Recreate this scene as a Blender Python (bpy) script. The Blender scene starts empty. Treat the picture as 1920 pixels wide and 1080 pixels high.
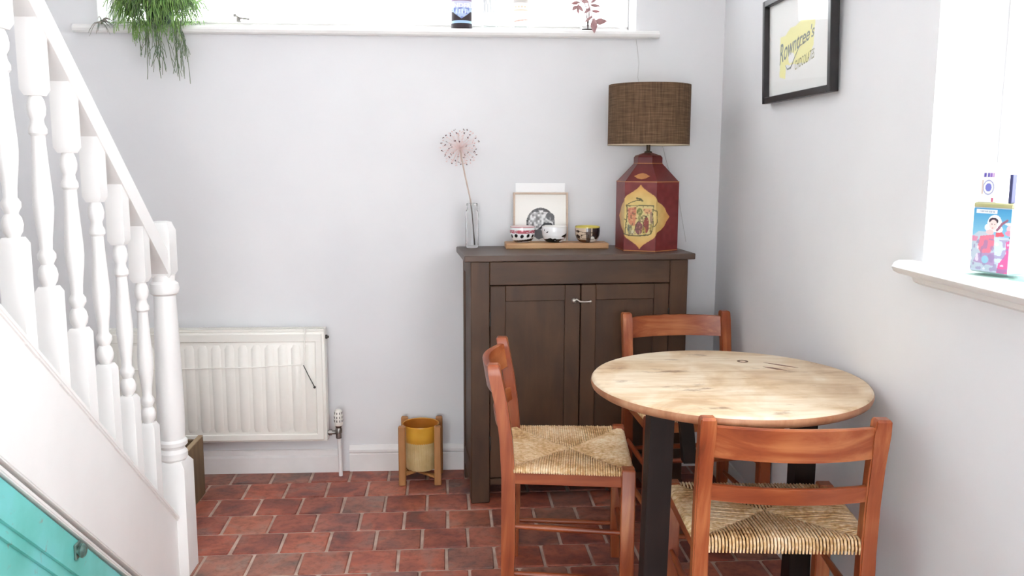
import bpy, bmesh, math, random
import numpy as np
from mathutils import Vector, Matrix
from math import sin, cos, pi, radians as R

scene = bpy.context.scene
col = scene.collection

# ------------------------------------------------------------------ camera
CAM_H, YAW, PITCH, ROLL, FPX = 1.38, R(3.2), R(8.2), R(0.2), 1650.0
fw = Vector((sin(YAW)*cos(PITCH), cos(YAW)*cos(PITCH), -sin(PITCH)))
rt0 = Vector((cos(YAW), -sin(YAW), 0)); up0 = rt0.cross(fw)
rt = cos(ROLL)*rt0 + sin(ROLL)*up0; up = cos(ROLL)*up0 - sin(ROLL)*rt0
cd = bpy.data.cameras.new('camera'); cam = bpy.data.objects.new('camera', cd); col.objects.link(cam)
cd.sensor_width = 36.0; cd.lens = FPX/1920*36.0; cd.clip_start = 0.05
cam.matrix_world = Matrix(((rt.x, up.x, -fw.x, 0), (rt.y, up.y, -fw.y, 0), (rt.z, up.z, -fw.z, CAM_H), (0, 0, 0, 1)))
scene.camera = cam

# ------------------------------------------------------------------ world / exposure
world = bpy.data.worlds.new('overcast_sky'); scene.world = world; world.use_nodes = True
bg = world.node_tree.nodes['Background']
bg.inputs[0].default_value = (0.935, 0.968, 1.0, 1); bg.inputs[1].default_value = 6.0
scene.view_settings.view_transform = 'Standard'; scene.view_settings.look = 'None'
scene.view_settings.exposure = 0.92; scene.view_settings.gamma = 1.0
scene.view_settings.use_curve_mapping = False
scene.cycles.max_bounces = 12; scene.cycles.diffuse_bounces = 8; scene.cycles.transparent_max_bounces = 16
scene.cycles.caustics_reflective = False; scene.cycles.caustics_refractive = False
scene.cycles.use_denoising = True

# ------------------------------------------------------------------ helpers
def lin(c):
    f = lambda v: v/12.92 if v <= 0.04045 else ((v+0.055)/1.055)**2.4
    return tuple(f(v/255.0) for v in c)
def rgba(c): return (*lin(c), 1.0)

class MB:
    """collects shapes; build() links them as one mesh object"""
    def __init__(s): s.bm = bmesh.new(); s.cols = None
    def box(s, c, d, bev=0.0, rot=None, seg=1):
        m = Matrix.Translation(c)
        if rot is not None: m = m @ rot
        g = bmesh.ops.create_cube(s.bm, size=1.0)['verts']
        for v in g: v.co = Vector((v.co.x*d[0], v.co.y*d[1], v.co.z*d[2]))
        if bev > 0:
            ed = list({e for v in g for e in v.link_edges})
            r = bmesh.ops.bevel(s.bm, geom=ed, offset=bev, segments=seg, affect='EDGES', profile=0.5)
            g = list({v for f in r['faces'] for v in f.verts} | {v for v in g if v.is_valid})
        for v in g: v.co = m @ v.co
        return s
    def b2(s, lo, hi, bev=0.0, seg=1):
        return s.box([(a+b)/2 for a, b in zip(lo, hi)], [abs(b-a) for a, b in zip(lo, hi)], bev, None, seg)
    def grid_rings(s, rings, closed=True, cap0=True, cap1=True):
        vs = [[s.bm.verts.new(p) for p in r] for r in rings]; n = len(vs[0])
        for a, b in zip(vs, vs[1:]):
            for i in range(n if closed else n-1):
                j = (i+1) % n
                try: s.bm.faces.new((a[i], a[j], b[j], b[i]))
                except ValueError: pass
        if closed and cap0 and n > 2: s.bm.faces.new(list(reversed(vs[0])))
        if closed and cap1 and n > 2: s.bm.faces.new(vs[-1])
        return s
    def lathe(s, prof, c=(0, 0, 0), seg=32, cap0=True, cap1=True, rot=0.0):
        rings = [[(c[0]+r*cos(rot+2*pi*k/seg), c[1]+r*sin(rot+2*pi*k/seg), c[2]+z) for k in range(seg)] for r, z in prof]
        return s.grid_rings(rings, True, cap0, cap1)
    def tube(s, pts, r, seg=6, caps=True):
        pts = [Vector(p) for p in pts]; n = len(pts)
        rr = r if isinstance(r, (list, tuple)) else [r]*n
        rings = []; prev = None
        for i, p in enumerate(pts):
            t = (pts[min(i+1, n-1)] - pts[max(i-1, 0)])
            t = t.normalized() if t.length > 1e-9 else Vector((0, 0, 1))
            if prev is None:
                a = Vector((0, 0, 1)) if abs(t.z) < 0.9 else Vector((1, 0, 0)); u = t.cross(a).normalized()
            else:
                u = (prev - t*prev.dot(t)).normalized()
            prev = u; w = t.cross(u)
            rings.append([p + rr[i]*(cos(2*pi*k/seg)*u + sin(2*pi*k/seg)*w) for k in range(seg)])
        return s.grid_rings(rings, True, caps, caps)
    def prism(s, poly, axis, a, b):
        """poly in the two other axes (in xyz order), extruded along axis from a to b"""
        def mk(p, t):
            return {'x': (t, p[0], p[1]), 'y': (p[0], t, p[1]), 'z': (p[0], p[1], t)}[axis]
        A = [s.bm.verts.new(mk(p, a)) for p in poly]; B = [s.bm.verts.new(mk(p, b)) for p in poly]
        n = len(poly); s.bm.faces.new(A); s.bm.faces.new(list(reversed(B)))
        for i in range(n): s.bm.faces.new((A[i], B[i], B[(i+1) % n], A[(i+1) % n]))
        return s
    def ball(s, c, r, seg=10, rings=6, sc=(1, 1, 1)):
        g = bmesh.ops.create_uvsphere(s.bm, u_segments=seg, v_segments=rings, radius=r)['verts']
        for v in g: v.co = Vector((c[0]+v.co.x*sc[0], c[1]+v.co.y*sc[1], c[2]+v.co.z*sc[2]))
        return s
    def xf(s, m):
        bmesh.ops.transform(s.bm, matrix=m, verts=s.bm.verts); return s
    def mesh(s, name, mat=None, smooth=None):
        bmesh.ops.recalc_face_normals(s.bm, faces=s.bm.faces)
        me = bpy.data.meshes.new(name); s.bm.to_mesh(me); s.bm.free()
        if mat: me.materials.append(mat)
        if smooth is not None:
            me.polygons.foreach_set('use_smooth', [True]*len(me.polygons))
            if smooth < 180: me.set_sharp_from_angle(angle=R(smooth))
        return me
    def build(s, name, mat, parent=None, smooth=None):
        return link(name, s.mesh(name, mat, smooth), parent)

def link(name, me, parent=None, loc=None, rz=0.0):
    o = bpy.data.objects.new(name, me); col.objects.link(o)
    if parent: o.parent = parent
    if loc: o.location = loc
    if rz: o.rotation_euler.z = rz
    return o
def tag(o, label=None, cat=None, group=None, kind=None):
    for k, v in (('label', label), ('category', cat), ('group', group), ('kind', kind)):
        if v: o[k] = v
    return o
def thing(name, label, cat, loc=(0, 0, 0), rz=0.0, group=None):
    o = bpy.data.objects.new(name, None); col.objects.link(o); o.empty_display_size = 0.05
    o.location = loc; o.rotation_euler.z = rz
    return tag(o, label, cat, group)
def copy_tree(o, parent=None):
    c = o.copy(); col.objects.link(c); c.parent = parent
    for ch in [x for x in o.children]: copy_tree(ch, c)
    return c
def struct(name, loc=(0, 0, 0)):
    o = bpy.data.objects.new(name, None); col.objects.link(o); o.empty_display_size = 0.05
    o.location = loc; o['kind'] = 'structure'; return o

# ------------------------------------------------------------------ materials
def new_mat(name):
    m = bpy.data.materials.new(name); m.use_nodes = True
    nt = m.node_tree; return m, nt, nt.nodes['Principled BSDF']
def N(nt, kind, **kw):
    n = nt.nodes.new(kind)
    for k, v in kw.items():
        if k in n.inputs: n.inputs[k].default_value = v
        else: setattr(n, k, v)
    return n
def ramp(nt, fac, stops):
    r = nt.nodes.new('ShaderNodeValToRGB'); e = r.color_ramp.elements
    while len(e) < len(stops): e.new(0.5)
    for k, (p, c) in enumerate(stops): e[k].position = p; e[k].color = rgba(c)
    nt.links.new(fac, r.inputs[0]); return r.outputs[0]
def coords(nt, scale=(1, 1, 1), rand=False):
    tc = nt.nodes.new('ShaderNodeTexCoord'); mp = nt.nodes.new('ShaderNodeMapping')
    mp.inputs['Scale'].default_value = scale
    nt.links.new(tc.outputs['Object'], mp.inputs[0])
    if rand:
        oi = nt.nodes.new('ShaderNodeObjectInfo'); mu = N(nt, 'ShaderNodeMath', operation='MULTIPLY'); mu.inputs[1].default_value = 37.0
        nt.links.new(oi.outputs['Random'], mu.inputs[0]); cb = nt.nodes.new('ShaderNodeCombineXYZ')
        for i in range(3): nt.links.new(mu.outputs[0], cb.inputs[i])
        nt.links.new(cb.outputs[0], mp.inputs['Location'])
    return mp.outputs[0]
def bump(nt, b, h, strength=0.2, dist=0.002):
    n = N(nt, 'ShaderNodeBump'); n.inputs['Strength'].default_value = strength; n.inputs['Distance'].default_value = dist
    nt.links.new(h, n.inputs['Height']); nt.links.new(n.outputs[0], b.inputs['Normal'])

def plain(name, c1, c2=None, scale=6.0, rough=0.5, bmp=0.0, stretch=(1, 1, 1), lo=0.3, hi=0.7, spec=0.5, metal=0.0, bscale=60.0):
    m, nt, b = new_mat(name); b.inputs['Roughness'].default_value = rough; b.inputs['Metallic'].default_value = metal
    b.inputs['Specular IOR Level'].default_value = spec
    if c2 is None: b.inputs['Base Color'].default_value = rgba(c1)
    else:
        no = N(nt, 'ShaderNodeTexNoise', Scale=scale, Detail=5.0); nt.links.new(coords(nt, stretch), no.inputs['Vector'])
        nt.links.new(ramp(nt, no.outputs[0], [(lo, c1), (hi, c2)]), b.inputs['Base Color'])
    if bmp:
        n2 = N(nt, 'ShaderNodeTexNoise', Scale=bscale, Detail=4.0); nt.links.new(coords(nt, stretch), n2.inputs['Vector'])
        bump(nt, b, n2.outputs[0], bmp)
    return m

def wood(name, stops, axis='z', scale=14.0, rough=0.4, bmp=0.12, stretch=14.0, rand=True, spec=0.5, warp=1.2):
    m, nt, b = new_mat(name); b.inputs['Roughness'].default_value = rough; b.inputs['Specular IOR Level'].default_value = spec
    st = {'x': (1/stretch, 1, 1), 'y': (1, 1/stretch, 1), 'z': (1, 1, 1/stretch)}[axis]
    co = coords(nt, st, rand)
    no = N(nt, 'ShaderNodeTexNoise', Scale=scale, Detail=8.0, Distortion=warp, Roughness=0.62); nt.links.new(co, no.inputs['Vector'])
    big = N(nt, 'ShaderNodeTexNoise', Scale=5.0, Detail=2.0); nt.links.new(coords(nt, (1, 1, 1), rand), big.inputs['Vector'])
    mx = N(nt, 'ShaderNodeMath', operation='MULTIPLY_ADD'); mx.inputs[1].default_value = 0.45
    nt.links.new(big.outputs[0], mx.inputs[0]); 
    m2 = N(nt, 'ShaderNodeMath', operation='MULTIPLY'); m2.inputs[1].default_value = 0.62
    nt.links.new(no.outputs[0], m2.inputs[0]); nt.links.new(m2.outputs[0], mx.inputs[2])
    nt.links.new(ramp(nt, mx.outputs[0], stops), b.inputs['Base Color'])
    if bmp:
        fine = N(nt, 'ShaderNodeTexNoise', Scale=scale*8, Detail=3.0); nt.links.new(co, fine.inputs['Vector'])
        bump(nt, b, fine.outputs[0], bmp, 0.001)
    return m

def vcol_mat(name, rough=0.5, spec=0.4, coat=0.0):
    m, nt, b = new_mat(name); a = N(nt, 'ShaderNodeVertexColor', layer_name='print')
    nt.links.new(a.outputs[0], b.inputs['Base Color']); b.inputs['Roughness'].default_value = rough
    b.inputs['Specular IOR Level'].default_value = spec; b.inputs['Coat Weight'].default_value = coat
    return m
def pane_mat(name, fac=0.07, tint=(1, 1, 1)):
    m = bpy.data.materials.new(name); m.use_nodes = True; nt = m.node_tree; nt.nodes.clear()
    o = nt.nodes.new('ShaderNodeOutputMaterial'); t = nt.nodes.new('ShaderNodeBsdfTransparent'); g = nt.nodes.new('ShaderNodeBsdfGlossy')
    t.inputs[0].default_value = (*tint, 1); g.inputs['Roughness'].default_value = 0.02
    lw = nt.nodes.new('ShaderNodeLayerWeight'); lw.inputs[0].default_value = 0.25
    f = nt.nodes.new('ShaderNodeMath'); f.operation = 'MULTIPLY_ADD'; f.inputs[1].default_value = 0.5; f.inputs[2].default_value = fac*0.4
    nt.links.new(lw.outputs['Facing'], f.inputs[0]); pw_ = nt.nodes.new('ShaderNodeMath'); pw_.operation = 'MULTIPLY'; pw_.inputs[1].default_value = fac*6; nt.links.new(f.outputs[0], pw_.inputs[0])
    mx = nt.nodes.new('ShaderNodeMixShader'); nt.links.new(pw_.outputs[0], mx.inputs[0])
    nt.links.new(t.outputs[0], mx.inputs[1]); nt.links.new(g.outputs[0], mx.inputs[2]); nt.links.new(mx.outputs[0], o.inputs[0])
    return m
def glass_mat(name, tint=(1, 1, 1), ior=1.45):
    m, nt, b = new_mat(name); b.inputs['Base Color'].default_value = (*tint, 1); b.inputs['Roughness'].default_value = 0.02
    b.inputs['Transmission Weight'].default_value = 1.0; b.inputs['IOR'].default_value = ior
    return m

M_WALL = plain('wall_plaster', (224, 224, 225), (218, 218, 220), 2.2, 0.85, 0.10, spec=0.2, bscale=9.0)
M_CEIL = plain('ceiling_paint', (238, 238, 238), None, rough=0.9, spec=0.2)
M_WHITE = plain('white_gloss_paint', (232, 231, 229), (226, 225, 223), 5.0, 0.38, 0.04, bscale=25.0)
M_TRIM = plain('white_trim_paint', (234, 232, 230), (224, 221, 219), 7.0, 0.42, 0.05, bscale=30.0)
M_RAD = plain('cream_enamel', (236, 234, 227), (231, 229, 221), 4.0, 0.35)
M_GROUT = plain('lime_grout', (206, 184, 170), (166, 142, 128), 14.0, 0.95, 0.4, spec=0.1)
M_IRON = plain('dark_metal', (70, 66, 62), (40, 38, 36), 30.0, 0.45, metal=0.7)
M_CHROME = plain('worn_chrome', (170, 165, 160), (90, 86, 82), 40.0, 0.3, metal=0.9)
M_BLACK = plain('black_paint', (22, 20, 22), (32, 29, 30), 20.0, 0.35)
M_PANE = pane_mat('window_glass')
CH = [(0.31, (84, 34, 18)), (0.43, (128, 57, 29)), (0.54, (152, 77, 42)), (0.70, (190, 120, 74))]
M_CHZ = wood('chair_wood_upright', CH, 'z', 16, 0.33)
M_CHX = wood('chair_wood_across', CH, 'x', 16, 0.33)
M_CHY = wood('chair_wood_along', CH, 'y', 16, 0.33)
DK = [(0.3, (18, 10, 8)), (0.5, (28, 17, 14)), (0.7, (42, 28, 22))]
M_DKZ = wood('dark_oak', DK, 'z', 14, 0.6, spec=0.3)
M_CAB = None

def tile_material():
    m, nt, b = new_mat('quarry_tile'); b.inputs['Specular IOR Level'].default_value = 0.35
    oi = nt.nodes.new('ShaderNodeObjectInfo')
    base = ramp(nt, oi.outputs['Random'], [(0.0, (176, 98, 76)), (0.16, (156, 78, 62)), (0.30, (128, 74, 70)), (0.44, (182, 110, 84)), (0.56, (112, 76, 74)), (0.68, (158, 82, 66)), (0.80, (150, 104, 96)), (0.9, (148, 122, 108)), (1.0, (98, 74, 72))])
    co = coords(nt, (1, 1, 1), True)
    n1 = N(nt, 'ShaderNodeTexNoise', Scale=7.0, Detail=5.0, Distortion=0.6); nt.links.new(co, n1.inputs['Vector'])
    n2 = N(nt, 'ShaderNodeTexNoise', Scale=32.0, Detail=6.0, Roughness=0.7); nt.links.new(co, n2.inputs['Vector'])
    patch = ramp(nt, n1.outputs[0], [(0.34, (86, 64, 62)), (0.44, (140, 78, 66)), (0.55, (188, 108, 84)), (0.66, (164, 128, 116))])
    mx = N(nt, 'ShaderNodeMix', data_type='RGBA', blend_type='MIX'); mx.inputs[0].default_value = 0.5
    nt.links.new(base, mx.inputs[6]); nt.links.new(patch, mx.inputs[7])
    sp = ramp(nt, n2.outputs[0], [(0.3, (170, 170, 170)), (0.55, (255, 255, 255)), (0.75, (255, 240, 230))])
    mm = N(nt, 'ShaderNodeMix', data_type='RGBA', blend_type='MULTIPLY'); mm.inputs[0].default_value = 0.75
    nt.links.new(mx.outputs[2], mm.inputs[6]); nt.links.new(sp, mm.inputs[7]); nt.links.new(mm.outputs[2], b.inputs['Base Color'])
    rr = N(nt, 'ShaderNodeMapRange'); rr.inputs[3].default_value = 0.32; rr.inputs[4].default_value = 0.62
    nt.links.new(n1.outputs[0], rr.inputs[0]); nt.links.new(rr.outputs[0], b.inputs['Roughness'])
    bump(nt, b, n2.outputs[0], 0.35, 0.002)
    return m
M_TILE = tile_material()

# ------------------------------------------------------------------ dimensions of the room
YB, XR, XL, YF, ZC = 3.84, 1.125, -2.0, -1.8, 2.42     # back wall, right wall, left wall, rear wall, ceiling
T = 0.26
WB = (-1.50, 0.74, 1.925, 2.36)       # back window x0 x1 z0 z1
WR = (-0.30, 2.085, 1.125, 2.25)       # right window y0 y1 z0 z1
WF = (-1.30, 0.30, 0.0, 2.05)          # unseen glazed doors behind the viewer, added and sized for fill light

w = MB()
w.b2((XL-T, YB, -0.1), (WB[0], YB+T, ZC)); w.b2((WB[1], YB, -0.1), (XR+T, YB+T, ZC))
w.b2((WB[0], YB, -0.1), (WB[1], YB+T, WB[2])); w.b2((WB[0], YB, WB[3]), (WB[1], YB+T, ZC))
tag(w.build('wall_back', M_WALL), kind='structure')
w = MB()
w.b2((XR, YF, -0.1), (XR+T, WR[0], ZC)); w.b2((XR, WR[1], -0.1), (XR+T, YB, ZC))
w.b2((XR, WR[0], -0.1), (XR+T, WR[1], WR[2])); w.b2((XR, WR[0], WR[3]), (XR+T, WR[1], ZC))
tag(w.build('wall_right', M_WALL), kind='structure')
w = MB(); w.b2((XL-T, YF, -0.1), (XL, YB, ZC)); tag(w.build('wall_left', M_WALL), kind='structure')
w = MB()
w.b2((XL-T, YF-T, -0.1), (WF[0], YF, ZC)); w.b2((WF[1], YF-T, -0.1), (XR+T, YF, ZC)); w.b2((WF[0], YF-T, WF[3]), (WF[1], YF, ZC))
tag(w.build('wall_front', M_WALL), kind='structure')
w = MB(); w.b2((XL-T, YF-T, ZC), (XR+T, YB+T, ZC+0.1)); tag(w.build('ceiling', M_CEIL), kind='structure')

# ------------------------------------------------------------------ floor of quarry tiles
fl = MB(); fl.b2((XL, YF, -0.1), (XR, YB, -0.0055)); floor = tag(fl.build('floor', M_GROUT), kind='structure')
rnd = random.Random(4)
PX, PY, GAP, TH = 0.1695, 0.1735, 0.011, 0.02
ANG = R(1.3); O = Vector((-0.071, 3.538))
def clip(poly, ax, lim, keep_less):
    out = []
    for i, p in enumerate(poly):
        q = poly[(i+1) % len(poly)]
        ip = (p[ax] < lim) == keep_less; iq = (q[ax] < lim) == keep_less
        if ip: out.append(p)
        if ip != iq:
            t = (lim-p[ax])/(q[ax]-p[ax]); out.append((p[0]+t*(q[0]-p[0]), p[1]+t*(q[1]-p[1])))
    return out
def tile_into(mb, poly, dz=0.0):
    cx = sum(p[0] for p in poly)/len(poly); cy = sum(p[1] for p in poly)/len(poly)
    ins = lambda p, d: (p[0]+(cx-p[0])*d/max(0.02, math.hypot(cx-p[0], cy-p[1])), p[1]+(cy-p[1])*d/max(0.02, math.hypot(cx-p[0], cy-p[1])))
    mb.grid_rings([[(*p, -TH) for p in poly], [(*p, -0.004+dz) for p in poly], [(*ins(p, 0.004), dz) for p in poly]])
def tile_poly(sx, sy, jit):
    a, b = sx/2, sy/2; j = lambda: rnd.uniform(-jit, jit); c = 0.0045
    return [(-a+c+j(), -b+j()), (a-c+j(), -b+j()), (a+j(), -b+c+j()), (a+j(), b-c+j()), (a-c+j(), b+j()), (-a+c+j(), b+j()), (-a+j(), b-c+j()), (-a+j(), -b+c+j())]
tile_meshes = []
for k in range(6):
    mb = MB(); tile_into(mb, tile_poly(PX-GAP, PY-GAP, 0.0016)); tile_meshes.append(mb.mesh('tile', M_TILE))
rest = MB(); n_tiles = 0
ca, sa = cos(ANG), sin(ANG)
for r in range(-32, 3):
    off = [0.0, 0.083][r % 2] + rnd.uniform(-0.006, 0.006)
    for c in range(-14, 10):
        u = off+(c+0.5)*PX; v = (r+0.5)*PY
        x = O.x+u*ca-v*sa*0.6; y = O.y+u*sa+v*ca
        if x < XL-0.05 or x > XR+0.1 or y > YB+0.08 or y < YF-0.05: continue
        if y > 1.7 and x < -1.75: continue
        inside = (XL+0.1 < x < XR-0.1) and (YF+0.1 < y < YB-0.105)
        seen = y > 2.0 and x > -1.35
        dz = rnd.uniform(-0.0014, 0.0006)
        if seen and inside:
            link('tile', rnd.choice(tile_meshes), floor, (x, y, dz), ANG+rnd.uniform(-0.008, 0.008) + (pi if rnd.random() < 0.5 else 0)); n_tiles += 1
        else:
            poly = [(x+p[0]*ca-p[1]*sa, y+p[0]*sa+p[1]*ca) for p in tile_poly(PX-GAP, PY-GAP, 0.0016)]
            for ax, lim, less in ((0, XR-0.004, True), (0, XL+0.004, False), (1, YB-0.004, True), (1, YF+0.004, False)):
                poly = clip(poly, ax, lim, less) if len(poly) > 2 else poly
            if len(poly) < 3: continue
            if seen:
                cx = sum(p[0] for p in poly)/len(poly); cy = sum(p[1] for p in poly)/len(poly)
                xs = [p[0] for p in poly]; ys = [p[1] for p in poly]
                if max(xs)-min(xs) < 0.012 or max(ys)-min(ys) < 0.012: continue
                mb = MB(); tile_into(mb, [(p[0]-cx, p[1]-cy) for p in poly]); link('tile', mb.mesh('tile', M_TILE), floor, (cx, cy, dz)); n_tiles += 1
            else: tile_into(rest, poly, dz)
tag(rest.build('far_tiles', M_TILE, floor), kind='stuff')

# skirting
def extrude_profile(mb, prof, x0, x1): return mb.prism(prof, 'x', x0, x1)
SK = [(YB, 0.0), (YB-0.016, 0.0), (YB-0.016, 0.078), (YB-0.012, 0.083), (YB-0.020, 0.090), (YB-0.020, 0.100), (YB-0.014, 0.108), (YB-0.007, 0.118), (YB, 0.118)]
mb = MB(); mb.prism(SK, 'x', -0.512, XR); tag(mb.build('baseboard_back', M_TRIM), kind='structure')
SK2 = [(YB, 0.0), (YB-0.024, 0.0), (YB-0.024, 0.070), (YB-0.020, 0.074), (YB-0.014, 0.078), (YB-0.014, 0.098), (YB-0.010, 0.102), (YB, 0.102)]
mb = MB(); mb.prism(SK2, 'x', XL, -0.552); tag(mb.build('trim_1', M_TRIM), kind='structure')
mb = MB(); mb.prism([(XR-(YB-p[0]), p[1]) for p in SK], 'y', YF, YB-0.02)
tag(mb.build('baseboard_right', M_TRIM), kind='structure')

# windows
win = struct('window_1')
yF = YB+0.17
def fbar(lo, hi, par, name='frame_bar', bev=0.006): return MB().b2(lo, hi, bev).build(name, M_WHITE, par)
fbar((WB[0], yF, WB[2]), (WB[1], yF+0.05, WB[2]+0.045), win); fbar((WB[0], yF, WB[3]-0.045), (WB[1], yF+0.05, WB[3]), win)
for x in (WB[0], -0.42, WB[1]-0.04): fbar((x, yF, WB[2]+0.045), (x+0.04, yF+0.05, WB[3]-0.045), win)
for a, b in ((WB[0]+0.04, -0.42), (-0.38, WB[1]-0.04)):
    fbar((a, yF-0.012, WB[2]+0.045), (b, yF+0.03, WB[2]+0.052), win, 'casement_rail', 0.003)
    MB().b2((a, yF+0.02, WB[2]+0.05), (b, yF+0.024, WB[3]-0.045)).build('pane', M_PANE, win)
NOSE = [(YB+T-0.02, 1.930), (YB+T-0.02, 1.900), (YB-0.030, 1.897), (YB-0.040, 1.903), (YB-0.044, 1.913), (YB-0.040, 1.924), (YB-0.030, 1.930)]
mb = MB(); mb.b2((WB[0]+0.001, YB-0.0005, 1.900), (WB[1]-0.001, YB+T-0.02, 1.930))
mb.prism([(min(p[0], YB-0.0005), p[1]) for p in NOSE], 'x', -1.59, 0.835)
mb.build('window_sill', M_WHITE, win)
hd = MB(); hd.b2((-0.985, yF-0.03, 1.992), (-0.972, yF-0.008, 2.004), 0.002); hd.tube([(-0.978, yF-0.026, 1.998), (-0.955, yF-0.032, 1.986), (-0.915, yF-0.030, 1.982)], 0.004); hd.b2((-0.972, yF-0.03, 1.972), (-0.955, yF-0.008, 1.990), 0.002)
hd.build('window_stay', M_CHROME, win)

win2 = struct('window_2')
xF = XR+0.165
fbar((xF, WR[0], WR[2]), (xF+0.05, WR[1], WR[2]+0.05), win2); fbar((xF, WR[0], WR[3]-0.05), (xF+0.05, WR[1], WR[3]), win2)
for y in (WR[0], 0.48, 1.26, WR[1]-0.05): fbar((xF, y, WR[2]+0.05), (xF+0.05, y+0.05, WR[3]-0.05), win2)
for a, b in ((WR[0]+0.05, 0.48), (0.53, 1.26), (1.31, WR[1]-0.05)):
    MB().b2((xF+0.02, a, WR[2]+0.05), (xF+0.024, b, WR[3]-0.05)).build('pane', M_PANE, win2)
ZS = 1.14
NR = [(XR+0.22, ZS), (XR+0.22, ZS-0.03), (XR-0.038, ZS-0.034), (XR-0.050, ZS-0.028), (XR-0.056, ZS-0.017), (XR-0.050, ZS-0.006), (XR-0.038, ZS)]
mb = MB(); mb.b2((XR-0.0005, WR[0]+0.001, ZS-0.03), (XR+0.22, WR[1]-0.001, ZS))
mb.prism([(min(p[0], XR-0.0005), p[1]) for p in NR], 'y', WR[0]-0.05, WR[1]+0.045)
mb.prism([(XR-0.0005, ZS-0.034), (XR-0.022, ZS-0.034), (XR-0.016, ZS-0.05), (XR-0.0005, ZS-0.058)], 'y', WR[0]-0.03, WR[1]+0.01)
mb.build('window_sill', M_WHITE, win2, 40)

win3 = struct('added_fill_doors')  # added opening, out of view, that lets in daylight as frontal fill
for x in (WF[0], -0.53, WF[1]-0.06): fbar((x, YF-0.14, 0.0), (x+0.06, YF-0.08, WF[3]), win3)
for a, b in ((WF[0]+0.06, -0.53), (-0.47, WF[1]-0.06)):
    fbar((a, YF-0.14, 0.0), (b, YF-0.08, 0.12), win3); fbar((a, YF-0.14, WF[3]-0.08), (b, YF-0.08, WF[3]), win3)
    MB().b2((a, YF-0.112, 0.12), (b, YF-0.108, WF[3]-0.08)).build('pane', M_PANE, win3)

# ------------------------------------------------------------------ staircase
st = thing('staircase', 'white painted staircase with turned balusters, sloping handrail and newel post', 'staircase', (-0.92, 2.887, 0))
def SL(y): return y-2.887       # world y -> local y
XS = -0.95; SLOPE = 0.87
strz = lambda y: 0.616-SLOPE*(y-2.365)
railz = lambda y: 1.38-SLOPE*(y-2.437)
YTOP = 1.0
def lx(x): return x+0.92
# closed string, capping, apron board, lower mouldings (all in the y-z plane, thickness in x)
def sloped(name, z_off0, z_off1, x0, x1, mat, y0=YTOP, y1=2.84, ref=strz, bev=0.0, par=st):
    m = MB(); m.prism([(SL(y0), ref(y0)+z_off0), (SL(y1), max(0.0, ref(y1)+z_off0)), (SL(y1), max(0.0, ref(y1)+z_off1)), (SL(y0), ref(y0)+z_off1)], 'x', lx(x0), lx(x1))
    if bev: bmesh.ops.bevel(m.bm, geom=list(m.bm.edges), offset=bev, segments=2, affect='EDGES')
    return m.build(name, mat, par)
m = MB()
yz = 2.365+(0.616-0.335)/SLOPE
m.prism([(SL(YTOP), strz(YTOP)-0.335), (SL(yz), 0.0), (SL(2.84), 0.0), (SL(2.84), strz(2.84)), (SL(YTOP), strz(YTOP))], 'x', lx(-0.990), lx(-0.952))
m.build('string_board', M_WHITE, st)
sloped('string_capping', -0.010, 0.010, -0.997, -0.943, M_WHITE, bev=0.004)
sloped('string_moulding', -0.352, -0.330, -0.990, -0.940, M_WHITE, y1=2.68, bev=0.003)
sloped('string_moulding', -0.378, -0.357, -0.990, -0.946, M_WHITE, y1=2.65, bev=0.003)
XB = -0.970
# handrail
m = MB()
HP = [(-0.028, 0.0), (0.028, 0.0), (0.030, 0.022), (0.030, 0.072), (0.020, 0.088), (-0.020, 0.088), (-0.030, 0.072), (-0.030, 0.022)]
m.grid_rings([[(lx(XB)+a, SL(y), railz(y)+b) for a, b in HP] for y in (YTOP, 2.853)])
m.build('handrail', M_WHITE, st, 30)
# balusters
def baluster_mesh():
    m = MB(); h = 0.0238
    y = 0.0; zs = 0.0; zr = 0.827     # local: string line at z=0, rail underside at z=0.80 (both slope in y)
    def block(z0f, z1f, ch0, ch1):
        rings = []
        def ring(f, k): return [(a*h*k, b*h*k, f(b*h*k)) for a, b in ((-1, -1), (1, -1), (1, 1), (-1, 1))]
        rings.append(ring(z0f, 0.72 if ch0 else 1))
        if ch0: rings.append(ring(lambda q: z0f(q)+0.014, 1))
        if ch1: rings.append(ring(lambda q: z1f(q)-0.014, 1))
        rings.append(ring(z1f, 0.72 if ch1 else 1)); m.grid_rings(rings)
    block(lambda q: -0.012-SLOPE*q, lambda q: 0.240, False, True)
    block(lambda q: zr-0.150, lambda q: zr+0.012-SLOPE*q, True, False)
    lo, hi = 0.240, zr-0.150
    L = hi-lo
    prof = [(0.013, 0.0), (0.020, 0.012), (0.022, 0.026), (0.019, 0.040), (0.0135, 0.048), (0.0145, 0.052), (0.020, 0.062), (0.020, 0.072), (0.0135, 0.082),
            (0.0150, 0.105), (0.0205, 0.150), (0.0225, 0.175), (0.0220, 0.200), (0.0185, 0.255), (0.0160, 0.300), (0.0150, 0.330),
            (0.0200, 0.336), (0.0200, 0.346), (0.0150, 0.356), (0.0140, 0.366), (0.0190, 0.376), (0.0205, 0.390), (0.0180, 0.404), (0.0130, 0.416)]
    k = L/0.416
    m.lathe([(r, lo+z*k) for r, z in prof], seg=16)
    return m.mesh('baluster', M_WHITE, 35)
bmesh_bal = baluster_mesh()
for i in range(-6, 6):
    yc = 1.954+0.146*i
    zoff = railz(yc)-strz(yc)-0.827
    link('baluster', bmesh_bal, st, (lx(XB), SL(yc), strz(yc)+zoff*0.5))
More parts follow.
